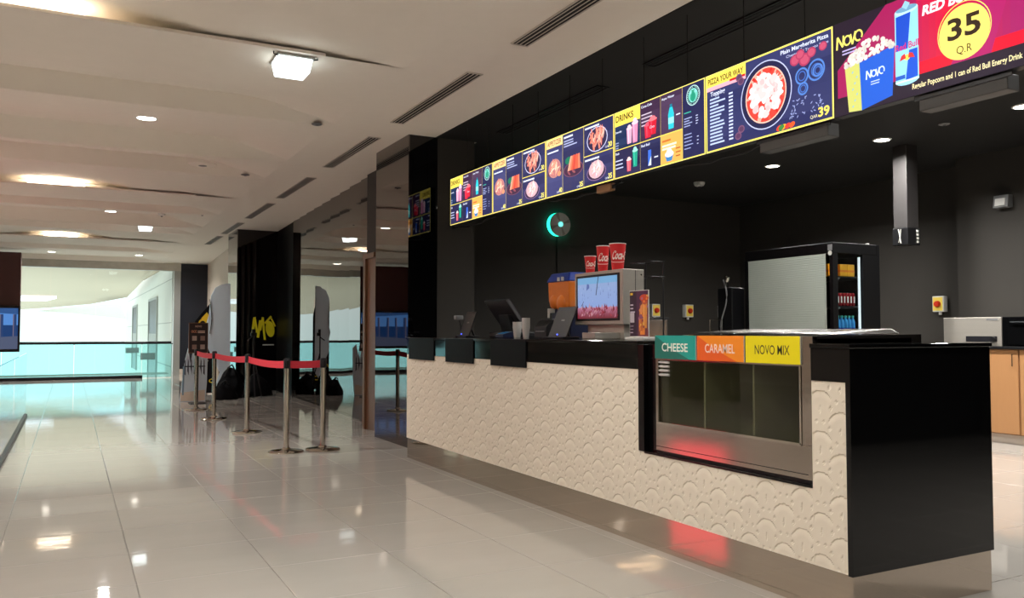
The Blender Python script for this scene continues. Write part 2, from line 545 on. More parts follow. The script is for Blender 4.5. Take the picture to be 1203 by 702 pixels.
obj('backing', MB().hexa([tuple(P0 + Vector((.05, 0, 0))), tuple(P0 + Vector((.13, 0, 0))), tuple(P1 + Vector((.13, 0, 0))), tuple(P1 + Vector((.05, 0, 0)))],
    [tuple(P0 + Vector((.05, 0, ZC))), tuple(P0 + Vector((.13, 0, ZC))), tuple(P1 + Vector((.13, 0, ZC))), tuple(P1 + Vector((.05, 0, ZC)))]), 'black_paint', wm)

# ---- glossy columns
def column(x0, x1, y0, y1, label, ztop=ZC - .006):
    r = thing('clad_column', label, 'column', ((x0 + x1) / 2, (y0 + y1) / 2, 0))
    obj('front_panel', MB().box(x0 + .012, x1, y0, y0 + .012, 0, ztop), 'column_gloss', r)
    obj('side_panel', MB().box(x0, x0 + .012, y0, y1, 0, ztop), 'smoked_mirror', r)
    obj('core', MB().box(x0 + .013, x1, y0 + .013, y1, 0, ztop), 'black_paint', r)
    return r
column(2.985, 3.299, 7.86, 8.865, 'glossy black column with mirrored flank at the counter end')
c2 = column(2.835, 3.78, 16.72, 17.75, 'glossy black column with a yellow brush emblem')
cv = Canvas()
Y1 = (235, 222, 30)
for a, b, w in (((.0, .05), (.04, .40), .05), ((.04, .42), (.11, .03), .045), ((.11, .02), (.15, .36), .045), ((.15, .16), (.20, .42), .04), ((.20, .40), (.24, -.02), .04)):
    cv.stroke([a, b], w, Y1)
cv.ell(.34, .19, .085, .16, Y1, rot=.15); cv.stroke([(.24, .30), (.36, .44)], .04, Y1); cv.stroke([(.36, .40), (.44, .24)], .03, Y1)
cv.bars(.20, -.13, .22, 1, .05, .022, (190, 190, 185), 3, 0)
cv.build('brush_emblem', lambda u, v, l: (3.135 + u, 16.716 - l, 1.02 + v), 'paper_print', c2, label='yellow brush strokes')

# ---- brown portal frame between the mirror wall and the column
pr = struct_root('door_1', (3.15, 9.5, 0), 'brown timber door surround against the mirror wall')
obj('jamb', MB().box(3.13, 3.33, 9.30, 9.66, 0, 2.02), 'brown_wood', pr, bevel=.004)
obj('jamb_edge', MB().box(3.10, 3.13, 9.60, 9.675, 0, 2.02), 'brown_wood', pr, bevel=.003)
obj('lintel_end', MB().box(3.10, 3.33, 9.28, 9.70, 2.02, 2.08), 'brown_wood', pr, bevel=.004)

# ---- far end: navy pier, glazed screen, balcony rail
fc = thing('navy_pier', 'flat navy pier beside the far glass screen', 'pier', (2.95, 24.2, 0))
obj('shaft', MB().box(2.62, 3.36, 24.0, 24.45, .16, 2.985), 'navy_paint', fc)
obj('skirting', MB().box(2.615, 3.299, 23.99, 24.45, 0, .16), 'hall_wall', fc)
g = struct_root('window_1', (0, 24.1, 0), 'frameless glass screen at the far end of the hall')
obj('header', MB().box(-6.0, 2.62, 24.0, 24.25, 2.79, 3.3), 'grey_stone', g)
obj('frame_jamb', MB().box(2.45, 2.615, 24.0, 24.2, 0, 2.79), 'frame_metal', g)
px = [-6.0, -4.9, -3.8, -2.7, -1.55, -.45, .58, 1.62, 2.45]
for a, b in zip(px[:-1], px[1:]):
    p = obj('pane', MB().box(a + .004, b - .004, 24.1, 24.112, .01, 2.79), 'clear_glass', g)
    if a == .58: obj('patch_fitting', MB().box(1.30, 1.62, 24.08, 24.132, .60, .74), 'frame_metal', p)
    if a == 1.62: obj('patch_fitting', MB().box(1.66, 2.02, 24.08, 24.132, .42, .60), 'frame_metal', p)
bl = thing('balcony_rail', 'glass balcony railing with dark handrail before the bright atrium', 'railing', (.4, 22.8, 0))
obj('handrail', MB().tube([(-5.9, 22.8, .885), (2.28, 22.8, .885)], .034, 12), 'dark_metal', bl, smooth=True)
obj('base_channel', MB().box(-5.9, 1.62, 22.75, 22.85, 0, .075), 'dark_metal', bl)
rx = [-5.9, -4.4, -2.9, -1.4, .1, 1.6, 2.3]
for a, b in zip(rx[:-1], rx[1:]):
    obj('glass_panel', MB().box(a + .006, b - .006, 22.793, 22.807, .02, .86), 'green_glass', bl)
for a in rx[1:]:
    obj('clamp', MB().box(a - .02, a + .02, 22.78, 22.82, .845, .87), 'dark_metal', bl)

# ---- the atrium beyond
struct('floor_balcony', MB().box(-8, 2.45, 24.6, 26.0, -.3, -.002), 'atrium_grey')
aw = struct('wall_atrium', MB().box(2.45, 2.9, 24.5, 46, -5, 5.2), 'atrium_white', label='white panelled atrium wall with tall window openings')
for i, (a, b) in enumerate(((28.6, 31.6), (37.5, 40.0))):
    w = struct_root('window_%d' % (i + 2), (2.44, (a + b) / 2, 0), 'tall dark window in the white atrium wall')
    obj('frame', MB().box(2.40, 2.452, a - .08, a, -.4, 2.28).box(2.40, 2.452, b, b + .08, -.4, 2.28).box(2.40, 2.452, a, b, 2.2, 2.28), 'atrium_grey', w)
    obj('pane', MB().box(2.43, 2.447, a, b, 1.1, 2.2), 'dark_metal', w)
    obj('lower_panel', MB().box(2.43, 2.447, a, b, -.4, 1.1), 'atrium_grey', w)
for z in (.2, 1.4, 2.6):
    obj('panel_joint', MB().box(2.444, 2.449, 24.5, 44, z, z + .02), 'atrium_grey', aw)
near = [(-8, 24.6, 3.12), (-3, 24.6, 3.12), (-1, 24.6, 3.12), (1, 24.6, 3.12), (2.0, 24.6, 3.12), (2.2, 24.6, 3.12)]
far = [(-8, 48, 2.19), (-3.05, 48, 2.19), (-.82, 45.68, 2.33), (.83, 42.54, 2.43), (2.03, 37.37, 2.57), (2.15, 28.23, 2.95)]
sf = MB(); K = 6
for p, q in zip(near, far):
    for k in range(K + 1):
        u = k / K; sag = .10 * math.sin(PI * u)
        sf.v.append((p[0] + (q[0] - p[0]) * u, p[1] + (q[1] - p[1]) * u, p[2] + (q[2] - p[2]) * u + sag))
for i in range(5):
    for k in range(K):
        a = i * (K + 1) + k; sf.f.append((a, a + K + 1, a + K + 2, a + 1))
so = struct('ceiling_atrium', sf, 'soffit_paint', smooth=True, label='curved white soffit of the atrium')
sm = so.modifiers.new('thickness', 'SOLIDIFY'); sm.thickness = .35; sm.offset = 1
rb = thing('atrium_bulkhead', 'pale curved bulkhead hanging far off in the atrium', 'bulkhead', (.5, 44.5, 1.8))
out = [(-1.53, 2.17), (0.3, 2.40), (1.89, 2.49), (2.14, 2.45), (2.40, 1.8), (1.36, 1.92), (0, 2.08)]
obj('bulkhead_panel', MB().prism(out, lambda u, v: (u, 45.6 - .55 * u, v), lambda u, v: (u, 46.0 - .55 * u, v)), 'atrium_white', rb)
lt = thing('atrium_light_slot', 'bright slot light in the curved atrium soffit', 'light', (-1.1, 41, 2.6))
obj('lens', MB().hexa([(-3.0, 38.9, 2.50), (-.5, 38.9, 2.52), (-.9, 40.3, 2.46), (-3.0, 40.3, 2.44)], [(-3.0, 38.9, 2.62), (-.5, 38.9, 2.64), (-.9, 40.3, 2.58), (-3.0, 40.3, 2.56)]), 'strip_led', lt)

# ---- brown bulkhead with a wall screen at the far left
bp_ = thing('brown_bulkhead', 'dark red-brown bulkhead box hanging at the far left', 'bulkhead', (-2.6, 22.5, .7))
obj('box', MB().box(-4.2, -1.03, 22.425, 22.7, .69, 3.0), 'brown_panel', bp_, bevel=.01)
tv = thing('video_screen', 'wide video screen on the brown bulkhead showing blue columns', 'screen', (-2.2, 22.35, .78))
obj('housing', MB().box(-3.4, -1.02, 22.33, 22.42, .70, 1.76), 'black_plastic', tv, bevel=.008)
cv = Canvas(); cv.rect(0, 0, 2.3, .94, (30, 66, 120)); cv.rect(0, .55, 2.3, .94, (92, 150, 226))
cv.poly([(0, .94), (2.3, .80), (2.3, .94)], (52, 92, 150))
for i in range(9):
    x = .12 + i * .26; cv.rect(x, .18, x + .07, .8, (44, 70, 120)); cv.rect(x, .18, x + .02, .8, (120, 110, 130))
cv.poly([(0, 0), (2.3, 0), (2.3, .30), (0, .16)], (86, 96, 124))
cv.build('picture', lambda u, v, l: (-3.36 + u, 22.328 - l, .76 + v), 'screen_dim', tv)

# ---- left glass partition
gp = thing('glass_partition', 'frameless glass partition with dark floor channel on the left', 'partition', (-.52, 10.9, 0))
obj('floor_channel', MB().box(-.545, -.495, 8.0, 13.3, 0, .03), 'dark_metal', gp)
for i in range(4):
    a = 8.0 + i * 1.325
    obj('glass_panel', MB().box(-.526, -.514, a + .004, a + 1.321, .02, .86), 'clear_glass', gp)

# ---- red lightbox across the hall, seen in the steel of the counter
lb = thing('poster_lightbox', 'tall red lightbox across the hall mirrored in the counter steel', 'lightbox', (-4.1, 11.3, 0))
obj('casing', MB().box(-4.25, -4.03, 10.45, 12.05, 0, 2.75), 'black_plastic', lb, bevel=.01)
obj('lit_face', MB().box(-4.03, -4.015, 10.55, 11.95, .78, 2.65), 'red_lightbox', lb)

# ================================================================== COUNTER
CX0, CX1, CY0, CY1, CT = 2.754, 3.66, 2.336, 7.27, 1.10
OY0, OY1, OZ = 2.515, 3.72, .504          # opening for the popcorn cabinet
BZ = .945                                  # foot of the black band
co = thing('concession_counter', 'long snack counter with white embossed front and black glossy end', 'counter', ((CX0 + CX1) / 2, (CY0 + CY1) / 2, 0))
obj('body', MB().box(2.80, 3.64, OY1 + .01, CY1 - .01, .02, CT - .03).box(2.80, 3.64, CY0 + .03, OY1 + .01, .02, OZ - .03).box(2.80, 3.64, CY0 + .03, OY0 - .01, OZ - .03, CT - .03), 'black_paint', co)
# embossed panel: circles of a scallop pattern pressed into the face
def relief(y, z):
    a, r, row = .206, .066, .084
    h = np.zeros_like(y)
    for dj in (-1, 0, 1):
        j = np.floor(z / row) + dj
        odd = np.mod(j, 2)
        for dk in (-.5, .5):
            k = np.round((y - odd * a / 2) / a + dk * .5)
            cy = k * a + odd * a / 2
            dy, dz = y - cy, z - j * row
            d = np.sqrt(dy * dy + dz * dz)
            ang = np.arctan2(dz, dy)
            win = np.clip((ang - .25) / .5, 0, 1) * np.clip((2.75 - ang) / .5, 0, 1)
            g = np.clip((d - .55 * r) / (.40 * r), 0, 1) ** 1.5 * (d < r) * win
            for ox, oz, sx, sz, m in ((0, -.012, .006, .022, .8), (.055, -.004, .011, .014, .7), (-.055, -.004, .011, .014, .7), (.084, .022, .010, .012, .6), (-.084, .022, .010, .012, .6)):
                q = np.abs(dy - ox) / sx + np.abs(dz - oz) / sz
                g = np.maximum(g, np.clip((1 - q) * 2.2, 0, 1) * m)
            h = np.maximum(h, g)
    return h
def relief_patch(y0, y1, z0, z1, V, F, step=.0054):
    ny, nz = max(2, int((y1 - y0) / step)), max(2, int((z1 - z0) / step))
    yy, zz = np.meshgrid(np.linspace(y0, y1, ny + 1), np.linspace(z0, z1, nz + 1))
    h = relief(yy, zz) * .0045
    edge = np.minimum(np.minimum(yy - y0, y1 - yy), np.minimum(zz - z0, z1 - zz)) < .001
    h[edge] = 0
    n = len(V)
    V.extend(zip((CX0 + h).ravel().tolist(), yy.ravel().tolist(), zz.ravel().tolist()))
    i = np.arange(ny); 
    for j in range(nz):
        a = n + j * (ny + 1) + i
        F.extend(zip((a + 1).tolist(), a.tolist(), (a + ny + 1).tolist(), (a + ny + 2).tolist()))
mb = MB()
relief_patch(OY1 + .004, CY1, .182, BZ, mb.v, mb.f)
relief_patch(OY0, OY1 + .004, .182, OZ - .004, mb.v, mb.f)
relief_patch(CY0 + .004, OY0, .182, BZ, mb.v, mb.f)
mb.box(CX0 + .0095, CX0 + .04, OY1 + .004, CY1 - .001, .182, BZ).box(CX0 + .0095, CX0 + .04, CY0 + .005, OY1 + .004, .182, OZ - .006).box(CX0 + .0095, CX0 + .04, CY0 + .005, OY0, OZ - .006, BZ)
obj('relief_panel', mb, 'relief_white', co, label='white embossed front panel')
fa = obj('band', MB().box(CX0 - .004, CX0 + .05, OY1, CY1 - .004, BZ, CT - .018), 'black_gloss', co, bevel=.002)
obj('band', MB().box(CX0 - .004, CX0 + .05, CY0, OY0, BZ, CT - .018), 'black_gloss', co, bevel=.002)
obj('opening_frame', MB().box(CX0 - .004, CX0 + .12, OY1 - .05, OY1, OZ, CT - .018).box(CX0 - .004, CX0 + .12, OY0, OY1 - .05, OZ - .008, OZ + .004), 'black_gloss_dull', co, bevel=.002)
obj('opening_reveal', MB().box(CX0 + .03, CX0 + .5, OY1 - .13, OY1 - .05, OZ, CT - .018), 'black_gloss_dull', co)
for a, b in ((6.60, 7.19), (5.815, 6.35), (4.975, 5.515)):
    obj('cover_sheet', MB().box(CX0 - .014, CX0 - .005, a, b, .905, CT - .004), 'sheet_black', co, bevel=.002)
obj('end_panel', MB().box(CX0 - .004, CX1, CY0 - .02, CY0 + .004, .178, CT - .018), 'black_gloss', co, bevel=.002, label='glossy black end panel')
tp = MB().box(CX0 - .012, CX1 + .01, OY1, CY1, CT - .018, CT).box(3.50, CX1 + .01, CY0 - .026, OY1, CT - .018, CT).box(CX0 - .012, 3.50, CY0 - .026, OY0, CT - .018, CT)
obj('worktop', tp, 'black_gloss', co, bevel=.003)
obj('kick_plate', MB().box(CX0 + .006, CX0 + .021, CY0 - .012, CY1 - .005, .001, .18), 'kick_steel', co, label='brushed steel kick plate')
obj('kick_plate', MB().box(CX0 + .021, CX1 - .01, CY0 - .011, CY0 + .002, .001, .176), 'kick_steel', co)
obj('left_cheek', MB().box(CX0 + .01, CX1, CY1 - .012, CY1, .001, CT - .018), 'black_gloss', co)
obj('back_panel', MB().box(CX1 - .02, CX1 - .005, OY1, CY1 - .012, .001, CT - .018).box(CX1 - .02, CX1 - .005, CY0 + .03, OY1, .001, OZ), 'black_paint', co)

# ------------------------------------------------------------------ popcorn display cabinet
pc = thing('popcorn_cabinet', 'stainless popcorn display cabinet set into the counter front', 'display cabinet', (3.1, 3.05, OZ + .004))
fx = CX0 + .012
PY0, PY1, PZ0, PZ1 = OY0 + .004, 3.585, OZ + .006, 1.128
gy0, gy1, gz0 = 2.585, 3.565, .668
obj('bottom_rail', MB().box(fx, fx + .03, PY0, PY1, PZ0 + .012, gz0), 'steel_warm', pc, bevel=.002)
obj('plinth_strip', MB().box(fx + .004, fx + .05, PY0, PY1, PZ0 - .001, PZ0 + .012), 'black_plastic', pc)
obj('seam', MB().box(fx - .001, fx + .001, PY0 + .03, PY1, PZ0 + .034, PZ0 + .037), 'black_plastic', pc)
obj('stile', MB().box(fx, fx + .03, PY0, gy0, gz0, PZ1), 'steel_warm', pc, bevel=.002)
obj('stile', MB().box(fx, fx + .03, gy1, PY1, gz0, PZ1), 'steel_warm', pc, bevel=.002)
obj('top_rail', MB().box(fx, fx + .03, gy0, gy1, 1.0, PZ1), 'steel_warm', pc)
obj('window_bead', MB().box(fx - .004, fx + .006, gy0, gy1, gz0 - .006, gz0 + .006).box(fx - .004, fx + .006, gy0 - .004, gy0 + .006, gz0, 1.0), 'chrome', pc)
obj('window_pane', MB().box(fx + .010, fx + .016, gy0, gy1, gz0, 1.005), 'case_glass', pc)
obj('inner_shell', MB().box(3.40, 3.42, PY0, PY1, PZ0, .70).box(fx + .03, 3.40, PY0, PY0 + .015, PZ0, 1.12).box(fx + .03, 3.40, PY1 - .015, PY1, PZ0, 1.12).box(fx + .03, 3.40, PY0, PY1, PZ0 + .01, PZ0 + .03), 'inner_panel', pc)
for y in (2.905, 3.242):
    obj('divider', MB().box(fx + .04, 3.39, y - .006, y + .006, PZ0 + .03, 1.0), 'inner_panel', pc)
for y in (2.74, 3.08, 3.40):
    obj('bin_edge', MB().box(3.18, 3.20, y - .155, y + .155, .86, .868), 'steel', pc)
obj('corner_post', MB().box(fx + .045, fx + .075, gy0 + .03, gy0 + .055, PZ0 + .03, 1.0), 'black_plastic', pc)
obj('top_plate', MB().hexa([(fx + .03, PY0, 1.10), (3.47, PY0, 1.10), (3.47, PY1, 1.10), (fx + .03, PY1, 1.10)], [(fx, PY0, 1.13), (3.47, PY0, 1.138), (3.47, PY1, 1.138), (fx, PY1, 1.13)]), 'steel_warm', pc)
lid_edges = [2.60, 2.90, 3.24, 3.70]
for k, (a, b) in enumerate(zip(lid_edges[:-1], lid_edges[1:])):
    b2 = min(b, PY1)
    l = obj('lid', MB().hexa([(3.0, a + .008, 1.139), (3.44, a + .008, 1.139), (3.44, b2 - .008, 1.139), (3.0, b2 - .008, 1.139)], [(3.02, a + .02, 1.146), (3.40, a + .02, 1.164), (3.40, b2 - .02, 1.164), (3.02, b2 - .02, 1.146)]), 'steel', pc, bevel=.003)
    obj('lid_hinge', MB().tube([(3.41, (a + b2) / 2 - .04, 1.150), (3.41, (a + b2) / 2 + .04, 1.150)], .008), 'chrome', l)
for k in range(4):
    z = .992 - k * .022
    obj('louvre', MB().prism([(0, 0), (.012, .004), (.012, .010), (0, .014)], lambda u, v, z=z: (fx + .009 - u, 3.478, z - .010 + v), lambda u, v, z=z: (fx + .009 - u, 3.556, z - .010 + v)), 'silver_card', pc)
def flavour(y0, y1, text, c1, c2, tcol, label):
    w = y1 - y0; h = .122
    b = obj('flavour_sign', MB().box(fx - .008, fx - .002, y0, y1, 1.008, 1.008 + h), 'white_plastic', pc, label=label)
    cv = Canvas(); cv.rect(0, 0, w, h, c1)
    if c2: cv.poly([(w * .0, h), (w * .42, h * .45), (w * .86, 0), (w, 0), (w, h)], c2)
    cv.text(text, w / 2, .040, .042, tcol, w=w * .64, bold=.006 if text == 'NOVO MIX' else .014, align='C')
    cv.build('lettering', lambda u, v, l: (fx - .0085 - l, y1 - u, 1.008 + v), 'paper_print', b)
flavour(3.252, 3.578, 'CHEESE', (10, 104, 92), (20, 150, 138), (228, 232, 220), 'teal flavour sign reading CHEESE')
flavour(2.915, 3.240, 'CARAMEL', (226, 92, 28), (240, 138, 30), (240, 206, 190), 'orange flavour sign reading CARAMEL')
flavour(2.578, 2.903, 'NOVO MIX', (232, 214, 10), None, (52, 48, 30), 'yellow flavour sign reading NOVO MIX')

# ================================================================== MENU SCREENS
SX, SZ0, SZ1 = 3.33, 2.205, 2.672
SW, SH = .946, SZ1 - SZ0
NAVY, NAVY2, CREAM, YEL, INK = (52, 52, 96), (64, 66, 114), (250, 240, 214), (246, 216, 92), (74, 56, 12)
WHT, PINK = (226, 232, 250), (250, 190, 190)
def frame(cv):
    cv.rect(0, 0, SW, SH, (252, 238, 150)); cv.rect(.002, .002, SW - .002, SH - .002, (250, 226, 96))
def cell(cv, x0, y0, x1, y1, col=NAVY, seed=0):
    cv.rect(x0, y0, x1, y1, col)
    r = random.Random(seed)
    n = 7
    for i in range(n):            # dark boards behind the food
        yy = y0 + (y1 - y0) * i / n
        k = r.uniform(-8, 9)
        cv.rect(x0, yy, x1, yy + (y1 - y0) / n * .96, tuple(max(0, min(255, c + k)) for c in col))
def bowl(cv, cx, cy, rx, ry, food, seed, rim=(150, 150, 190), inner=(40, 34, 62), sticks=False, k=26):
    r = random.Random(seed)
    cv.ell(cx, cy, rx, ry, rim); cv.ell(cx, cy, rx * .93, ry * .92, inner)
    for i in range(k):
        a, d = r.uniform(0, 2 * PI), math.sqrt(r.random()) * .68
        c = r.choice(food)
        if sticks: cv.ell(cx + rx * d * math.cos(a), cy + ry * d * math.sin(a) + ry * .1, rx * .30, ry * .075, c, rot=r.uniform(.4, 2.2), seg=8)
        else: cv.ell(cx + rx * d * math.cos(a), cy + ry * d * math.sin(a), rx * .2, ry * .17, c, rot=r.uniform(0, 3), seg=9)
FRIES = [(248, 190, 160), (240, 160, 130), (252, 214, 190), (226, 130, 110), (250, 226, 206)]
FRY2 = [(250, 226, 214), (240, 196, 190), (236, 170, 166), (222, 222, 236)]
def cup_pic(cv, x, y, w, h, col, lid=None):
    cv.poly([(x - w * .38, y), (x + w * .38, y), (x + w * .5, y + h), (x - w * .5, y + h)], col)
    cv.poly([(x - w * .20, y + .1 * h), (x - w * .08, y + .1 * h), (x - w * .12, y + h * .95), (x - w * .28, y + h * .95)], tuple(min(255, c + 40) for c in col))
    if lid: cv.ell(x, y + h, w * .55, h * .10, lid); cv.ell(x, y + h * 1.1, w * .34, h * .14, lid)
def emblem(cv, cx, cy, r):
    G, D = (30, 150, 120), (196, 232, 226)
    cv.ell(cx, cy, r, r, (22, 60, 76), seg=30); cv.arc(cx, cy, r * .97, r * .97, 0, 2 * PI, r * .08, D, 30)
    for i in range(26):
        a = 2 * PI * i / 26
        if i % 13 in (6,): continue
        cv.ell(cx + r * .84 * math.cos(a), cy + r * .84 * math.sin(a), r * .055, r * .055, D, seg=6)
    cv.ell(cx, cy, r * .70, r * .70, (140, 224, 210), seg=26)
    cv.ell(cx, cy - .15 * r, r * .38, r * .48, G); cv.ell(cx, cy + .22 * r, r * .22, r * .24, G)
    cv.poly([(cx - .26 * r, cy + .42 * r), (cx + .26 * r, cy + .42 * r), (cx + .16 * r, cy + .62 * r), (cx, cy + .48 * r), (cx - .16 * r, cy + .62 * r)], G)
    for s_ in (-1, 1):
        for q in range(3): cv.arc(cx, cy - .1 * r, (.42 + .1 * q) * r, (.45 + .06 * q) * r, PI / 2 - s_ * .9, PI / 2 - s_ * 2.5, r * .045, (60, 170, 144), 8)
def drinks(cv):
    frame(cv); b = .007; W_, H_ = SW, SH
    c = [b, .300, .520, .738, W_ - b]; m = .198
    cv.rect(b, .372, c[1] - .002, H_ - b, (248, 222, 90)); cv.text('DRINKS', .016, .396, .044, INK, w=.205, bold=.02)
    cell(cv, b, m + .004, c[1] - .003, .366, (30, 48, 84), 1); cup_pic(cv, .175, m + .022, .060, .105, (236, 170, 196), (246, 206, 216)); cup_pic(cv, .240, m + .018, .066, .135, (228, 140, 176), (248, 206, 220))
    cv.text('Smoothy', .014, .318, .014, WHT, bold=.02); cv.bars(.014, .245, .05, 3, .018, .007, (150, 160, 200), 5)
    cell(cv, b, b, c[1] - .003, m - .002, (36, 34, 70), 2); cup_pic(cv, .170, .030, .052, .080, (226, 96, 110), (240, 210, 210)); cup_pic(cv, .240, .050, .056, .11, (28, 160, 132), (160, 226, 206))
    cv.text('Slush', .014, .166, .015, WHT, bold=.02); cv.bars(.014, .118, .10, 3, .026, .009, (190, 196, 226), 6, .2)
    cell(cv, c[1], m + .004, c[2] - .003, H_ - b, (66, 42, 72), 3); cv.text('Coca-Cola', c[1] + .012, H_ - .040, .016, WHT, bold=.02, w=.115); cv.bars(c[1] + .014, .375, .12, 4, .024, .008, (206, 190, 206), 7, .25)
    cup_pic(cv, c[1] + .085, m + .018, .08, .085, (214, 34, 60), (236, 90, 110)); cup_pic(cv, c[1] + .135, m + .030, .085, .10, (206, 24, 50), (250, 120, 130)); cv.text('Coca', c[1] + .10, m + .075, .018, WHT, shear=.3)
    cell(cv, c[1], b, c[2] - .003, m - .002, (38, 40, 80), 4); cv.text('Red Bull', c[1] + .012, .164, .016, WHT, bold=.02, w=.09); cv.rect(c[1] + .085, .028, c[1] + .118, .132, (60, 110, 220)); cv.poly([(c[1] + .085, .028), (c[1] + .118, .090), (c[1] + .118, .028)], (210, 220, 240)); cv.rect(c[1] + .150, .07, c[1] + .190, .078, WHT)
    cell(cv, c[2], m + .004, c[3] - .003, H_ - b, (70, 48, 78), 5); cv.text('Aqua Water', c[2] + .010, H_ - .042, .015, WHT, bold=.02, w=.13)
    x = c[2] + .105; cv.poly([(x - .026, m + .026), (x + .026, m + .026), (x + .029, m + .12), (x + .014, m + .165), (x - .014, m + .165), (x - .029, m + .12)], (40, 196, 210)); cv.rect(x - .027, m + .06, x + .027, m + .10, (150, 240, 236)); cv.rect(x - .012, m + .165, x + .012, m + .185, (24, 120, 150)); cv.rect(c[2] + .155, m + .10, c[2] + .195, m + .108, WHT)
    cv.rect(c[2], b, c[3] - .003, m - .002, (248, 176, 86)); cv.bars(c[2] + .014, .150, .13, 1, .02, .012, (200, 110, 40)); cv.bars(c[2] + .014, .118, .15, 2, .020, .013, (252, 232, 206), 3, .2)
    x = c[2] + .085; cv.poly([(x - .026, .02), (x + .026, .02), (x + .042, .060), (x - .042, .060)], (60, 130, 190)); cv.ell(x, .066, .044, .020, (246, 240, 236)); cv.ell(x, .082, .026, .018, (250, 250, 250)); cv.bars(c[2] + .150, .085, .05, 3, .024, .008, (170, 90, 40), 4)
    cv.rect(c[3], b, W_ - b, H_ - b, (34, 36, 78)); emblem(cv, (c[3] + W_ - b) / 2, .385, .062)
    cv.bars(c[3] + .016, .285, .10, 1, .02, .007, (60, 170, 150)); cv.bars(c[3] + .016, .250, .08, 4, .016, .006, (170, 180, 220), 8); cv.bars(c[3] + .125, .250, .024, 4, .016, .006, (190, 196, 226), 9); cv.bars(c[3] + .016, .150, .09, 5, .022, .006, (150, 160, 206), 10); cv.bars(c[3] + .135, .120, .02, 3, .022, .006, (190, 196, 226), 11)
def appetizer(cv):
    frame(cv); b = .008; c = [b, .258, .560, SW - b]; m = .228
    cv.rect(b, .395, c[1] - .004, SH - b, (250, 214, 150)); cv.text('APPETIZER', .020, .410, .038, (150, 100, 50), w=.215, bold=.02)
    cell(cv, b, b, c[1] - .005, .392, NAVY2, 11); cv.bars(.024, .350, .17, 1, .02, .012, WHT, 1, .1)
    bowl(cv, .135, .195, .112, .045, [(120, 70, 90)], 3, (110, 70, 90), (70, 44, 62), k=4); bowl(cv, .132, .222, .095, .075, FRIES, 4, (200, 140, 130), (190, 120, 120), True, 34); cv.ell(.205, .170, .028, .020, (226, 150, 110)); cv.text('40', .200, .020, .036, (250, 238, 120), bold=.03, w=.046); cv.text('QAR', .165, .020, .014, WHT)
    cell(cv, c[1], b, c[2] - .005, SH - b, (50, 52, 94), 12); cv.bars(c[1] + .018, .425, .13, 1, .02, .014, WHT, 1, .1); cv.bars(c[1] + .018, .398, .19, 3, .020, .009, (180, 186, 222), 2, .3)
    cv.ell(c[1] + .09, .245, .055, .030, (30, 120, 90)); bowl(cv, c[1] + .150, .170, .140, .058, [(150, 80, 90)], 5, (130, 80, 100), (66, 40, 66), k=3)
    r = random.Random(9)
    for i in range(7): cv.poly([(c[1] + .07 + .025 * i, .165), (c[1] + .10 + .025 * i, .165), (c[1] + .135 + .018 * i, .27 + .01 * r.random()), (c[1] + .115 + .018 * i, .275)], r.choice([(222, 96, 70), (236, 130, 100), (240, 170, 140), (206, 70, 60)]))
    cv.text('35', c[2] - .062, .020, .036, (250, 238, 120), bold=.03, w=.046); cv.text('QAR', c[2] - .100, .020, .014, WHT)
    cell(cv, c[2], m + .004, c[3], SH - b, (46, 48, 92), 13); cv.bars(c[2] + .016, .428, .19, 1, .02, .013, WHT, 1, .1); bowl(cv, c[2] + .175, m + .105, .135, .092, [(244, 150, 130), (226, 110, 96), (250, 190, 170), (240, 130, 110)], 6, (200, 200, 230), (50, 40, 70), True, 44); cv.text('30', c[3] - .060, m + .018, .036, (250, 238, 120), bold=.03, w=.046); cv.text('QAR', c[3] - .098, m + .018, .014, WHT)
    cell(cv, c[2], b, c[3], m - .003, (46, 48, 92), 14); cv.bars(c[2] + .016, .190, .19, 1, .02, .013, WHT, 1, .1); bowl(cv, c[2] + .165, .092, .125, .062, [(150, 90, 110)], 7, (140, 110, 150), (54, 38, 66), k=3); bowl(cv, c[2] + .165, .112, .098, .066, FRY2, 8, (220, 180, 190), (210, 170, 180), True, 46); cv.text('35', c[3] - .060, .020, .036, (250, 238, 120), bold=.03, w=.046); cv.text('QAR', c[3] - .098, .020, .014, WHT)
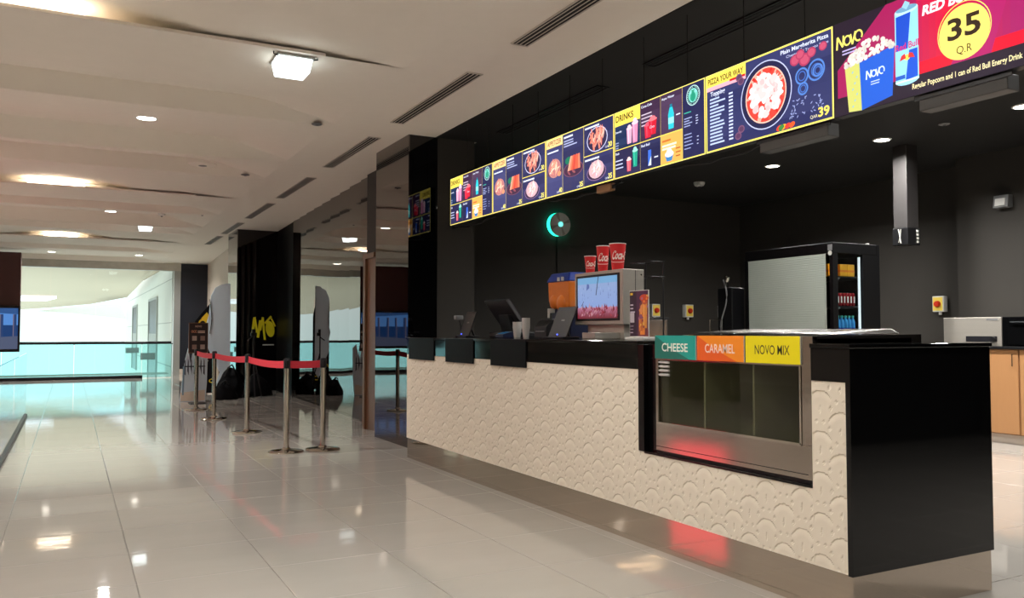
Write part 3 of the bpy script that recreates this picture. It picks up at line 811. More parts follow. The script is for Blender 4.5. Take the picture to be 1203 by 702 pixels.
def pizza(cv):
    frame(cv); b = .010; cell(cv, b, b, SW - b, SH - b, (46, 50, 96), 21)
    cv.rect(b, .375, .335, SH - b, (248, 222, 90)); cv.text('PIZZA YOUR WAY', .020, .408, .034, INK, w=.295, bold=.02); cv.rect(b, .368, .335, .392, (248, 176, 190)); cv.rect(.205, .385, .330, .398, (206, 30, 30))
    cv.text('Topping', .040, .335, .026, WHT, bold=.02, w=.125)
    for i in range(14):
        y = .310 - i * .0205; cv.bars(.036, y, .14, 1, .02, .010, (190, 204, 240), i, .5); cv.bars(.196, y, .036, 1, .02, .010, (206, 214, 246), i, .1)
    cx, cy, R = .485, .235, .190
    cv.ell(cx, cy, R, R, (190, 196, 230), seg=40); cv.ell(cx, cy, R * .965, R * .965, (34, 34, 70), seg=40); cv.ell(cx, cy, R * .80, R * .82, (252, 196, 176), seg=40); cv.ell(cx, cy, R * .76, R * .78, (224, 66, 54), seg=40)
    r = random.Random(33)
    for i in range(90):
        a, d = r.uniform(0, 2 * PI), math.sqrt(r.random()) * .60
        cv.ell(cx + R * d * math.cos(a), cy + R * d * math.sin(a), R * r.uniform(.08, .17), R * r.uniform(.06, .13), r.choice([(252, 226, 222), (248, 208, 206), (255, 240, 236), (244, 190, 190)]), rot=r.uniform(0, 3), seg=9)
    for i in range(24):
        a = r.uniform(0, 2 * PI); cv.ell(cx + R * .70 * math.cos(a), cy + R * .72 * math.sin(a), R * .07, R * .04, r.choice([(206, 40, 36), (250, 170, 150), (232, 90, 70)]), rot=a, seg=8)
    cv.text('Plain Margherita Pizza', SW - .026, .420, .022, WHT, w=.32, bold=.02, align='R'); cv.text('Cheese and Tomato Sauce', SW - .026, .392, .015, (206, 212, 246), w=.28, align='R')
    for x, y, q in ((.70, .365, .034), (.765, .35, .038), (.735, .385, .03), (.81, .375, .03), (.885, .385, .026)): cv.ell(x, y, q, q * .9, (176, 56, 92)); cv.ell(x, y, q * .75, q * .66, (196, 80, 110))
    for x, y, q in ((.745, .268, .040), (.840, .275, .052), (.752, .200, .030), (.85, .27, .03)): cv.arc(x, y, q, q, 0, 2 * PI, .010, (84, 130, 206), 20); cv.arc(x, y, q * .6, q * .6, 0, 2 * PI, .006, (70, 110, 190), 16)
    for i in range(40): x, y = r.uniform(.66, .88), r.uniform(.06, .16); cv.ell(x, y, .009, .003, (150, 160, 206), rot=r.uniform(0, 3), seg=6)
    for x, col in ((.585, (230, 70, 40)), (.615, (250, 170, 40)), (.645, (230, 60, 50)), (.675, (236, 90, 40)), (.600, (60, 130, 60))): cv.ell(x, .028, .022, .014, col, rot=.4, seg=10)
    for x, y in ((.285, .385), (.300, .36), (.275, .05), (.300, .085)): cv.ell(x, y, .026, .022, (120, 80, 110)); cv.ell(x, y, .018, .015, (90, 56, 90))
    cv.text('39', SW - .024, .028, .046, (250, 226, 100), w=.072, bold=.03, align='R'); cv.text('QAR', SW - .100, .028, .017, (236, 226, 190), w=.048, align='R')
def novo(cv, x, y, w, col):
    h = w * .42
    cv.stroke([(x, y), (x + .03 * w, y + h)], w * .07, col); cv.stroke([(x + .03 * w, y + h), (x + .24 * w, y + .1 * h)], w * .07, col); cv.stroke([(x + .24 * w, y + .1 * h), (x + .27 * w, y + h)], w * .06, col)
    cv.arc(x + .42 * w, y + .5 * h, .13 * w, .36 * h, 0, 2 * PI, w * .06, col, 16); cv.stroke([(x + .55 * w, y + .9 * h), (x + .62 * w, y + .05 * h)], w * .06, col); cv.stroke([(x + .62 * w, y + .05 * h), (x + .74 * w, y + h)], w * .06, col)
    cv.arc(x + .86 * w, y + .58 * h, .14 * w, .40 * h, -.6, 5.2, w * .06, col, 16)
def promo(cv):
    D = (38, 26, 42)
    cv.rect(0, 0, SW, SH, D)
    for i in range(16):
        a, b = .42 + i * .033, .42 + (i + 1) * .033; k = min(1, abs(i - 5) / 9)
        cv.rect(a, .09, b, SH, (int(214 - 50 * k), int(20 + 12 * k), int(58 + 40 * k)))
    cv.poly([(.02, .02), (.02, .23), (.30, SH), (.46, SH), (.46, .09), (.33, .02)], (162, 26, 86)); cv.rect(.40, .09, .945, .145, (226, 14, 46))
    cv.poly([(.62, .09), (.80, .09), (.93, SH), (.84, SH)], (176, 30, 100)); cv.rect(0, 0, SW, .09, D)
    novo(cv, .018, .335, .150, (240, 230, 110)); cv.bars(.05, .315, .09, 2, .016, .007, (190, 176, 226), 2, .1)
    cv.poly([(.085, .008), (.160, -.0), (.160, .245), (.065, .225)], (206, 206, 110)); cv.poly([(.160, 0), (.330, .03), (.345, .265), (.150, .235)], (32, 92, 206))
    r = random.Random(44)
    for i in range(7): cv.ell(.11 + .012 * (i % 3), .03 + i * .028, .007, .004, (150, 190, 200), rot=1, seg=7)
    for i in range(80):
        x = r.uniform(.07, .34); y = .235 + (x - .07) * .10 + max(0, .085 * math.sin(PI * (x - .05) / .30)) * r.random()
        k = r.uniform(200, 250); cv.ell(x, y, r.uniform(.009, .016), r.uniform(.008, .013), (k, k * .97, k * .93), rot=r.uniform(0, 3), seg=8)
    novo(cv, .190, .140, .10, (220, 234, 250)); cv.bars(.215, .120, .05, 2, .012, .005, (190, 210, 250), 3, .1)
    x0, x1, y0, y1 = .350, .470, .070, .405
    cv.ell((x0 + x1) / 2, y0 + .01, (x1 - x0) / 2, .022, (160, 220, 240)); cv.rect(x0, y0 + .01, x1, y1, (150, 214, 236)); cv.ell((x0 + x1) / 2, y1, (x1 - x0) / 2, .020, (190, 236, 246)); cv.ell((x0 + x1) / 2, y1 + .006, .055, .013, (110, 160, 190)); cv.stroke([(.400, y1 + .01), (.418, y1 + .035)], .03, (150, 200, 220))
    cv.poly([(x0 + .006, .225), (.415, .225), (.432, y1 - .016), (x0 + .006, y1 - .020)], (24, 74, 196)); cv.poly([(.402, .080), (x1 - .006, .086), (x1 - .006, .215), (.422, .215)], (30, 84, 206)); cv.rect(x0, .090, .40, .108, (36, 90, 190)); cv.rect(x0, .074, x1, .082, (220, 240, 250))
    cv.text('Red Bull', .352, .225, .030, (206, 40, 110), w=.118, bold=.02); cv.ell(.411, .185, .016, .014, (246, 210, 90)); cv.poly([(.372, .175), (.405, .182), (.400, .205), (.382, .198)], (214, 50, 50)); cv.poly([(.450, .175), (.417, .182), (.421, .205), (.440, .198)], (214, 50, 50))
    cv.text('RED BULL', .490, .350, .042, (246, 236, 240), w=.26, bold=.04, shear=.15); cv.text('COMBO', .640, .400, .036, (246, 214, 110), w=.17, bold=.04, shear=.15)
    cv.ell(.685, .215, .115, .118, (246, 226, 110), seg=36); cv.arc(.685, .222, .120, .124, 0, 2 * PI, .004, (246, 226, 110), 36); cv.text('35', .685, .195, .090, (50, 34, 20), w=.150, bold=.025, align='C'); cv.text('Q.R', .685, .125, .034, (70, 52, 20), w=.070, align='C')
    cv.text('Regular Popcorn and 1 can of Red Bull Energy Drink', .435, .030, .024, (246, 232, 176), w=.495, bold=.02)
SCREENS = [(drinks, 'menu screen headed DRINKS farthest along, next to the glossy column'), (appetizer, 'menu screen headed APPETIZER, second from the glossy column'),
           (appetizer, 'menu screen headed APPETIZER, touching the larger looking DRINKS screen'), (drinks, 'menu screen headed DRINKS beside the pizza screen'),
           (pizza, 'menu screen reading PIZZA YOUR WAY with a round pizza'), (promo, 'red promotion screen with popcorn box, can and price 35')]
cache = {}
for i, (fn, label) in enumerate(SCREENS):
    yl = 7.60 - i * SW
    t = thing('menu_screen', label, 'menu screen', (SX + .03, yl - SW / 2, SZ0), 'row of menu screens above the counter')
    obj('housing', MB().box(SX, SX + .055, yl - SW + .002, yl - .002, SZ0, SZ1), 'black_plastic', t, bevel=.003)
    if fn not in cache:
        cv = Canvas(); fn(cv); cache[fn] = cv
    k = (SW - .006) / SW
    cache[fn].build('picture', lambda u, v, l: (SX - .0006 - l, yl - .003 - u * k, SZ0 + .002 + v * .99), 'screen_print', t)
    for y in (yl - .25, yl - .70):
        obj('ceiling_hanger', MB().tube([(SX + .07, y, SZ0 + .2), (SX + .07, y, ZC - .004)], .0025, 6), 'slot_black', t)
    obj('mount_plate', MB().box(SX + .055, SX + .085, yl - .80, yl - .16, SZ0 + .1, SZ0 + .22), 'black_paint', t)
for (y0, y1, z, label) in ((2.93, 3.40, 2.135, 'grey metal box fixed below the pizza screen'), (2.02, 2.42, 2.135, 'grey metal box fixed below the red promotion screen')):
    t = thing('cable_box', label, 'cable box', (SX + .05, (y0 + y1) / 2, z), 'cable boxes under the screens')
    obj('case', MB().box(SX + .02, SX + .10, y0, y1, z, SZ0 - .002), 'box_grey', t, bevel=.004)
    obj('flange', MB().box(SX + .015, SX + .02, y0 - .02, y1 + .02, SZ0 - .02, SZ0 - .002), 'dark_plastic', t)
for k, (y, lab) in enumerate(((7.2, 'loose dark cable loop hanging below the far menu screens'), (5.25, 'loose dark cable loop hanging below the APPETIZER screens'), (3.75, 'loose dark cable loop hanging left of the pizza screen box'))):
    pts = [(SX + .06, y + .5 - .1 * i, SZ0 - .005 - .03 * math.sin(PI * i / 10) - .008 * math.sin(i * 2.1)) for i in range(11)]
    tag(obj('cable', MB().tube(pts, .006, 6), 'black_plastic'), lab, 'cable', 'cables under the screens')
t = thing('adapter', 'small beige power adapter under the second APPETIZER screen', 'adapter', (SX + .05, 4.90, SZ0 - .06))
obj('body', MB().box(SX + .02, SX + .06, 4.84, 5.02, SZ0 - .058, SZ0 - .002), 'beige_edge', t, bevel=.004); obj('plug', MB().box(SX + .03, SX + .05, 4.82, 4.84, SZ0 - .045, SZ0 - .02), 'black_plastic', t)

# ================================================================== LAMPS AND CEILING FITTINGS
def make_downlight(label, loc, power, ring='white_plastic', lens='lamp_white', r=.085, group='downlights'):
    t = thing('downlight', label, 'downlight', loc, group)
    obj('trim_ring', MB().lathe([(r, -.001), (r + .018, -.001), (r + .018, -.008), (r, -.012), (r, -.001)], seg=28, cap=False), ring, t, local=True, smooth=True)
    obj('lens', MB().lathe([(r, -.004), (r, -.009)], seg=28), lens, t, local=True)
    area_lamp(t, (0, 0, -.016), power, r * 1.9)
    return t
d0 = make_downlight('round ceiling downlight nearest the camera in the hall', (.615, 8.69, ceil_z(.615, 8.69)), HALL_W, group='hall downlights')
n0 = make_downlight('round downlight above the camera', (.6, 1.9, ceil_z(.6, 1.9)), HALL_W * .62, group='hall downlights')
for x, y, lab in ((.57, 15.48, 'round ceiling downlight in the middle of the hall'), (-.42, 22.85, 'round downlight close to the far glass, left one'), (1.50, 22.85, 'round downlight close to the far glass, right one'),
                  (1.3, 3.6, 'unseen round downlight added by the snack counter to brighten the hall'), (.6, -3.6, 'round downlight behind the camera'),  # counter downlight is an extra, added out of view to brighten the hall
                  (-2.2, 1.9, 'unseen round downlight added to brighten the left hall bay, near'), (-2.2, 8.7, 'unseen round downlight added to brighten the left hall bay, middle'), (-2.2, 15.5, 'unseen round downlight added to brighten the left hall bay, far'),
                  (-5.4, 1.9, 'unseen round downlight added by the left wall to brighten the hall, near'), (-5.4, 8.7, 'unseen round downlight added by the left wall to brighten the hall, middle'), (-5.4, 15.5, 'unseen round downlight added by the left wall to brighten the hall, far')):  # left bay and left wall downlights added out of view for a brighter hall
    dup(n0 if x == 1.3 else d0, (x, y, ceil_z(x, y)), lab)
k0 = make_downlight('black ceiling downlight above the chiller', (7.41, 7.315, ZC - .004), KITCHEN_W, 'white_plastic', r=.075, group='serving area downlights')
for y, lab in ((5.78, 'black ceiling downlight left of the hanging service duct'), (4.33, 'black ceiling downlight at the right edge'), (2.8, 'black ceiling downlight beyond the right edge'), (8.9, 'black ceiling downlight by the side wall')):
    if y == 8.9: continue
    dup(k0, (7.40, y, ZC - .004), lab)
h0 = make_downlight('downlight hidden behind the DRINKS screen', (5.2, 5.2, ZC - .004), KITCHEN_W * .6, 'white_plastic', r=.075, group='serving area downlights')
for y, lab in ((3.5, 'downlight hidden behind the pizza screen'), (1.8, 'downlight hidden behind the promotion screen')):
    dup(h0, (5.2, y, ZC - .004), lab)
def box_lamp(label, x, y, z, s=1.):
    t = thing('box_lamp', label, 'lamp', (x, y, z), 'square ceiling lamps')
    a, b, h = .122 * s, .104 * s, .105
    obj('shade', MB().hexa([(-b, -b, -h), (b, -b, -h), (b, b, -h), (-b, b, -h)], [(-a, -a, -.01), (a, -a, -.01), (a, a, -.01), (-a, a, -.01)]), 'lamp_cool', t, local=True, bevel=.003)
    obj('top_plate', MB().box(-a - .01, a + .01, -a - .01, a + .01, -.01, .004), 'frame_metal', t, local=True)
    for s_ in (-1, 1):
        obj('bracket', MB().tube([(s_ * (a + .005), -a, -.012), (s_ * (a + .035), -a, -.006), (s_ * (a + .035), -a, .02)], .006), 'dark_metal', t, local=True)
    return t
box_lamp('large square frosted lamp hanging near the ceiling edge', 1.40, 6.08, ceil_z(1.4, 6.08) - .008)
box_lamp('small looking square frosted lamp far down the hall', 1.24, 17.3, ceil_z(1.24, 17.3) - .008)

def vent(label, y0, y1, x=2.72, slots=4, mat_frame='vent_metal', w=.135, z=ZC - .006):
    t = thing('slot_vent', label, 'vent', (x, (y0 + y1) / 2, z), 'linear ceiling vents')
    obj('recess', MB().box(x - w / 2 + .006, x + w / 2 - .006, y0, y1, z - .002, z + .001), 'slot_black', t)
    fr = MB().box(x - w / 2, x - w / 2 + .010, y0, y1, z - .008, z).box(x + w / 2 - .010, x + w / 2, y0, y1, z - .008, z).box(x - w / 2, x + w / 2, y0 - .01, y0, z - .008, z).box(x - w / 2, x + w / 2, y1, y1 + .01, z - .008, z)
    obj('frame', fr, mat_frame, t)
    for i in range(1, slots):
        xx = x - w / 2 + w * i / slots
        obj('slat', MB().prism([(-.0035, 0), (.0035, 0), (.0035, -.005), (-.0035, -.005)], lambda u, v: (xx + u, y0, z + v), lambda u, v: (xx + u, y1, z + v)), mat_frame, t)
VL = ['largest slotted vent at the top edge above the counter', 'second slotted vent along the white ceiling edge', 'third slotted vent along the white ceiling edge', 'fourth slotted vent along the white ceiling edge', 'fifth slotted vent, just before the emblem column', 'sixth slotted vent, beside the emblem column', 'seventh slotted vent, above the pale far wall', 'last slotted vent by the far glass']
for (a, b), l in zip(((3.3, 5.02), (5.75, 7.47), (8.15, 9.88), (10.68, 12.5), (13.1, 15.0), (15.7, 17.6), (18.1, 19.9)), VL): vent(l, a, b)
for (a, b, l) in ((5.58, 7.36, 'black slot vent above the APPETIZER screens'), (3.2, 4.96, 'black slot vent above the pizza screen')):
    vent(l, a, b, 3.79, 3, 'black_plastic', .12, ZC - .006)
def disc(name, label, cat, x, y, z, r, h, m='white_plastic', inner='dark_plastic'):
    t = thing(name, label, cat, (x, y, z), 'small ceiling fittings')
    obj('housing', MB().lathe([(r * .3, -h), (r * .8, -h * .8), (r, -h * .35), (r, 0)], seg=20), m, t, local=True, smooth=True)
    obj('sensor', MB().lathe([(r * .22, -h * 1.25), (r * .3, -h * 1.1), (r * .3, -h * .6)], seg=12), inner, t, local=True)
disc('ceiling_speaker', 'flush round fitting on the ceiling beside the second vent', 'detector', 2.05, 7.86, ZC - .012, .05, .012, 'grey_plastic')
disc('ceiling_speaker', 'flush round fitting on the ceiling beside the fourth vent', 'detector', 1.954, 11.01, ZC + .02, .055, .014, 'grey_plastic')
disc('smoke_detector', 'small smoke detector on the ceiling far down the hall', 'detector', 1.33, 15.1, ZC + .0, .06, .05)
disc('sprinkler', 'tiny sprinkler head near the coffer corner', 'sprinkler', 1.96, 15.0, ZC + .02, .05, .03, 'grey_plastic')
disc('air_diffuser', 'flat round air diffuser in the white ceiling', 'diffuser', 1.37, 10.5, ZC + .01, .16, .02, 'ceiling_paint', 'grey_plastic')
disc('smoke_detector', 'white smoke detector on the black ceiling', 'detector', 7.38, 8.6, ZC - .004, .075, .06)
disc('sprinkler', 'small sprinkler disc on the black ceiling by the duct', 'sprinkler', 7.38, 5.07, ZC - .004, .05, .012, 'grey_plastic')

# ================================================================== QUEUE BARRIER
POSTS = [(1.671, 13.17), (1.702, 11.64), (1.809, 9.89), (1.849, 8.11), (2.205, 8.12)]
PL = ['steel barrier post farthest away, by the poster stand', 'second barrier post from the poster stand', 'middle post of the queue barrier', 'front left post of the queue barrier', 'front right post ending the queue barrier']
s0 = thing('barrier_post', PL[0], 'barrier post', (POSTS[0][0], POSTS[0][1], 0), 'queue barrier posts')
obj('base', MB().lathe([(.165, 0), (.168, .008), (.160, .016), (.10, .024), (.045, .032), (.034, .045)], seg=36), 'chrome', s0, local=True, smooth=True)
obj('pole', MB().lathe([(.027, .04), (.027, .80)], seg=20), 'chrome', s0, local=True, smooth=True)
hd = obj('head', MB().lathe([(.030, .80), (.032, .81), (.032, .885), (.026, .895), (.006, .898)], seg=20), 'dark_metal', s0, local=True, smooth=True)
obj('belt_clip', MB().box(-.012, .012, -.042, -.030, .815, .875), 'black_plastic', hd, local=True)
roots = [s0] + [dup(s0, (x, y, 0), PL[i + 1]) for i, (x, y) in enumerate(POSTS[1:])]
for i in range(4):
    a, b = Vector(POSTS[i] + (0,)), Vector(POSTS[i + 1] + (0,)); d = (b - a).normalized(); nrm = Vector((-d.y, d.x, 0)) * .0012
    a2, b2 = a + d * .034, b - d * .034
    mb = MB(); N = 10
    for k in range(N + 1):
        p = a2.lerp(b2, k / N); sg = -.022 * (b - a).length / 2 * 4 * (k / N) * (1 - k / N)
        for off, z in ((nrm, .802), (nrm, .872), (-nrm, .872), (-nrm, .802)): mb.v.append((p.x + off.x, p.y + off.y, z + sg))
    for k in range(N):
        for q in range(4): mb.f.append((k * 4 + q, k * 4 + (q + 1) % 4, k * 4 + 4 + (q + 1) % 4, k * 4 + 4 + q))
    obj('belt', mb, 'red_belt', roots[i], label='red webbing belt')

# ================================================================== FAR LEFT PROPS
ps = thing('poster_stand', 'small brown notice board on a stand behind the red belt', 'notice board', (1.84, 14.3, 0))
obj('base', MB().box(1.72, 1.96, 14.2, 14.5, 0, .012), 'black_plastic', ps)
obj('pole', MB().tube([(1.84, 14.36, .01), (1.84, 14.34, .95)], .016), 'dark_metal', ps)
bd = obj('board', MB().box(1.69, 1.985, 14.29, 14.315, .81, 1.30), 'brown_wood', ps, bevel=.004)
cv = Canvas(); cv.rect(0, 0, .27, .465, (36, 22, 20)); cv.text('NOVO', .135, .405, .03, (200, 170, 150), w=.10, align='C', bold=.02); cv.text('OCC', .025, .318, .038, (220, 150, 110), w=.085, bold=.03); cv.bars(.125, .335, .12, 2, .022, .014, (214, 190, 170), 2, .1)
for x in (.04, .165):
    for y in (.05, .19): cv.rect(x, y, x + .07, y + .075, (176, 160, 150) if (x < .1) == (y > .1) else (146, 120, 110))
cv.build('print', lambda u, v, l: (1.7025 + u, 14.2895 - l, .822 + v), 'paper_print', bd)
sd = thing('cardboard_standee', 'tall pale blue cardboard cutout with curved top by the emblem column', 'cardboard cutout', (2.38, 15.9, 0))
out = [(2.30, .03), (2.42, .42), (2.33, .60), (2.17, .95), (2.13, 1.15), (2.22, 1.45), (2.25, 1.80), (2.32, 1.95), (2.44, 2.02), (2.585, 2.04), (2.60, .40), (2.50, .25), (2.44, .03)]
obj('cutout', MB().prism(out, lambda u, v: (u, 15.9, v), lambda u, v: (u, 15.93, v)), 'cardboard_blue', sd)
obj('strut', MB().box(2.38, 2.41, 15.93, 16.25, 0, .9), 'cardboard_edge', sd)
obj('ink_line', MB().tube([(2.235 + .03 * math.sin(i * .35), 15.896, 1.12 + i * .062) for i in range(11)], .006, 5), 'black_plastic', sd)
s2 = thing('cardboard_standee', 'black cardboard cutout with yellow and white swirls behind the pale cutout', 'cardboard cutout', (2.2, 16.4, 0))
out = [(2.02, .02), (2.50, .02), (2.52, 1.2), (2.44, 1.62), (2.36, 1.75), (2.26, 1.62), (2.16, 1.50), (2.05, 1.35)]
o2 = obj('cutout', MB().prism(out, lambda u, v: (u, 16.4, v), lambda u, v: (u, 16.43, v)), 'fabric_black', s2)
cv = Canvas(); r = random.Random(5)
for i in range(16):
    x, y = r.uniform(.08, .40), r.uniform(.2, 1.40); cv.arc(x, y, r.uniform(.03, .08), r.uniform(.03, .10), r.uniform(0, 3), r.uniform(4, 6), .018, r.choice([(226, 190, 40), (220, 216, 206), (230, 200, 60)]), 10)
cv.ell(.16, 1.30, .09, .10, (226, 186, 40)); cv.ell(.15, 1.30, .05, .06, (30, 26, 20)); cv.poly([(.12, 1.40), (.22, 1.52), (.30, 1.40), (.22, 1.36)], (226, 186, 40))
cv.build('print', lambda u, v, l: (2.03 + u, 16.398 - l, v), 'paper_print', o2)
obj('strut', MB().box(2.26, 2.29, 16.43, 16.66, 0, .8), 'cardboard_edge', s2)
s3 = thing('cardboard_standee', 'low white and blue dripping cutout below the notice board', 'cardboard cutout', (1.78, 14.75, 0))
out = [(1.62, .0), (2.02, .0), (2.04, .30), (2.05, .86), (1.99, .92), (1.95, .70), (1.92, .90), (1.87, .74), (1.83, .90), (1.78, .62), (1.74, .88), (1.69, .66), (1.66, .40)]
o3 = obj('cutout', MB().prism(out, lambda u, v: (u, 14.75, v), lambda u, v: (u, 14.78, v)), 'cardboard_blue', s3)
cv = Canvas(); cv.poly([(0, 0), (.38, 0), (.38, .18), (0, .14)], (216, 206, 190))
for i in range(7): cv.poly([(.05 + i * .05, .45 + .05 * (i % 3)), (.075 + i * .05, .42), (.07 + i * .05, .66), (.058 + i * .05, .70)], (40, 50, 66))
cv.poly([(.03, .56), (.38, .56), (.38, .58), (.03, .58)], (40, 50, 66)); cv.poly([(.02, .10), (.05, .10), (.06, .57), (.03, .57)], (120, 150, 170))
cv.build('print', lambda u, v, l: (1.63 + u, 14.748 - l, v + .01), 'paper_print', o3)
obj('strut', MB().box(1.82, 1.85, 14.78, 15.0, 0, .5), 'cardboard_edge', s3)
def lump(name, label, cx, cy, rx, ry, h, seed):
    r = np.random.default_rng(seed); m = MB(); seg, rings = 26, 12
    ph = r.uniform(0, 6, 4)
    for j in range(rings + 1):
        t = j / rings
        for i in range(seg):
            a = 2 * PI * i / seg
            k = 1 + .10 * math.sin(3 * a + ph[0] + 2 * t) + .06 * math.sin(7 * a + ph[1] - 4 * t)
            rad = max(.02, (1 - t ** 2.2) ** .6) * k
            m.v.append((rx * rad * math.cos(a), ry * rad * math.sin(a), h * t * (1 + .07 * math.sin(5 * a + ph[2])) ))
    for j in range(rings):
        for i in range(seg): m.f.append((j * seg + i, j * seg + (i + 1) % seg, (j + 1) * seg + (i + 1) % seg, (j + 1) * seg + i))
    m.f.append(tuple(reversed(range(seg)))); m.f.append(tuple(rings * seg + i for i in range(seg)))
    t = thing(name, label, 'bag', (cx, cy, 0), 'black bags on the floor')
    obj('body', m, 'fabric_black', t, local=True, smooth=True)
    obj('strap', MB().tube([(-rx * .5, -ry * .4, h * .75), (-rx * .3, -ry * .6, h * 1.05), (0, -ry * .5, h * 1.16), (rx * .3, -ry * .3, h * .9)], .014), 'rubber', t, local=True)
lump('equipment_bag', 'tall slumped black bag leaning by the pale cutout', 2.52, 15.32, .24, .20, .50, 1)
lump('equipment_bag', 'low black bag lying beside the tripod', 2.36, 14.98, .20, .16, .28, 2)
lump('equipment_bag', 'black bag at the foot of the emblem column', 2.98, 15.55, .28, .22, .36, 3)
tr = thing('camera_tripod', 'thin black tripod standing before the emblem column', 'tripod', (2.82, 14.9, 0))
top = (2.82, 14.9, .78)
for k in range(3):
    a = 2 * PI * k / 3 + .5
    obj('leg', MB().tube([top, (2.82 + .19 * math.cos(a), 14.9 + .19 * math.sin(a), .012)], .012), 'black_plastic', tr)
obj('centre_column', MB().tube([(2.82, 14.9, .6), (2.82, 14.9, 1.08)], .014), 'black_plastic', tr)
obj('head', MB().box(2.77, 2.87, 14.86, 14.94, 1.08, 1.14).box(2.79, 2.85, 14.87, 14.93, 1.14, 1.20), 'black_plastic', tr, bevel=.006)
obj('pan_handle', MB().tube([(2.82, 14.88, 1.10), (2.70, 14.80, 1.0)], .009), 'black_plastic', tr)

# ================================================================== ON THE COUNTER
# drink dispenser with a picture screen
dm = thing('drink_dispenser', 'stainless drink dispenser with a blue and red picture screen', 'drink dispenser', (3.39, 4.93, CT))
hz0, hz1, hy0, hy1, hx0, hx1 = 1.20, 1.578, 4.625, 5.235, 3.30, 3.475
obj('head', MB().box(hx0, hx1, hy0, hy1, hz0, hz1), 'steel_matt', dm, bevel=.004)
obj('pedestal', MB().box(3.33, 3.46, 4.66, 5.11, CT + .001, hz0), 'steel_matt', dm, bevel=.003)
sc = obj('screen_bezel', MB().box(hx0 - .006, hx0, 4.665, 5.205, 1.228, 1.555), 'black_plastic', dm, bevel=.002)
cv = Canvas(); w, h = .50, .295
for i in range(14):
    k = i / 13; cv.rect(0, h * .26 + h * .74 * i / 14, w, h * .26 + h * .74 * (i + 1) / 14, (int(150 + 8 * k - 30 * (k > .8)), int(176 + 6 * k), int(232 - 6 * k)))
r = random.Random(12)
for i in range(10):
    cv.rect(0, h * .27 * i / 10, w, h * .27 * (i + 1) / 10, (int(126 + 8 * i), int(48 + 9 * i), int(60 + 11 * i)))
for i in range(60):
    x, y = r.uniform(0, w), r.uniform(.0, h * .24); cv.poly([(x, y), (x + r.uniform(.008, .03), y + r.uniform(.0, .02)), (x + r.uniform(-.01, .02), y + r.uniform(.02, .05))], r.choice([(140, 50, 60), (176, 66, 76), (206, 150, 160), (150, 40, 56), (120, 40, 50), (190, 120, 140)]))
for i in range(26):
    x, y = r.uniform(0, w), r.uniform(h * .35, h * .78); cv.poly([(x, y), (x + .008, y + .004), (x + .004, y + r.uniform(.01, .035))], r.choice([(130, 150, 206), (110, 128, 190), (180, 196, 240)]))
cv.stroke([(.245, .165), (.275, h)], .008, (40, 34, 60)); cv.stroke([(.055, .09), (.085, .125)], .005, (40, 40, 70)); cv.poly([(.12, .20), (.16, .22), (.155, .245), (.13, .25)], (96, 116, 180))
cv.build('picture', lambda u, v, l: (hx0 - .0065 - l, 5.185 - u, 1.244 + v), 'screen_dim', sc)
obj('side_seam', MB().box(3.40, 3.404, hy0 - .001, hy0, 1.21, 1.57), 'dark_plastic', dm)
for z in (1.25, 1.54): obj('bolt', MB().lathe([(.006, 0), (.006, .004)], (3.45, hy0 - .004, z), 10, 'Y'), 'chrome', dm)
obj('drip_tray', MB().box(3.12, 3.33, 4.70, 4.86, CT + .001, CT + .045), 'steel_matt', dm, bevel=.004)
# paper cups on top
def cup(label, y, h, r0, r1):
    t = thing('paper_cup', label, 'paper cup', (3.39, y, hz1), 'red paper cups on the drink dispenser')
    obj('wall', MB().lathe([(r0, .001), (r1, h), (r1 - .003, h), (r0 - .002, .006)], seg=28, cap=False), 'cup_red', t, local=True, smooth=True)
    obj('bottom', MB().lathe([(r0 - .002, .004), (r0 - .002, .008)], seg=24), 'cup_white', t, local=True)
    obj('rim', MB().lathe([(r1 - .003, h - .002), (r1 + .002, h - .003), (r1 + .002, h + .003), (r1 - .003, h + .003), (r1 - .003, h - .002)], seg=28, cap=False), 'cup_white', t, local=True, smooth=True)
    cv = Canvas(); S = h * .30
    cv.text('Coca-Cola', -r1 * 1.05, h * .42, S, (246, 226, 218), w=h * 1.1, shear=.32, bold=.03)
    cv.rect(-.045 * h / .18, h * .20, .045 * h / .18, h * .212, (246, 200, 190)); cv.arc(.0, h * .36, h * .42, h * .06, PI * 1.05, PI * 1.9, h * .02, (246, 226, 218), 12)
    a0 = math.atan2(-4.95, -3.39)
    def wrap(u, v, l):
        rr = r0 + (r1 - r0) * v / h + .0006 + l; a = a0 + u / rr * .78
        return (rr * math.cos(a), rr * math.sin(a), v)
    cv.build('lettering', wrap, 'paper_print', t, local=True, step=.00005)
cup('small red paper cup with white script, on the dispenser', 5.165, .128, .031, .043)
cup('medium tall red paper cup with white script, on the dispenser', 5.000, .188, .033, .047)
cup('largest red paper cup with white script, on the dispenser', 4.815, .188, .040, .058)
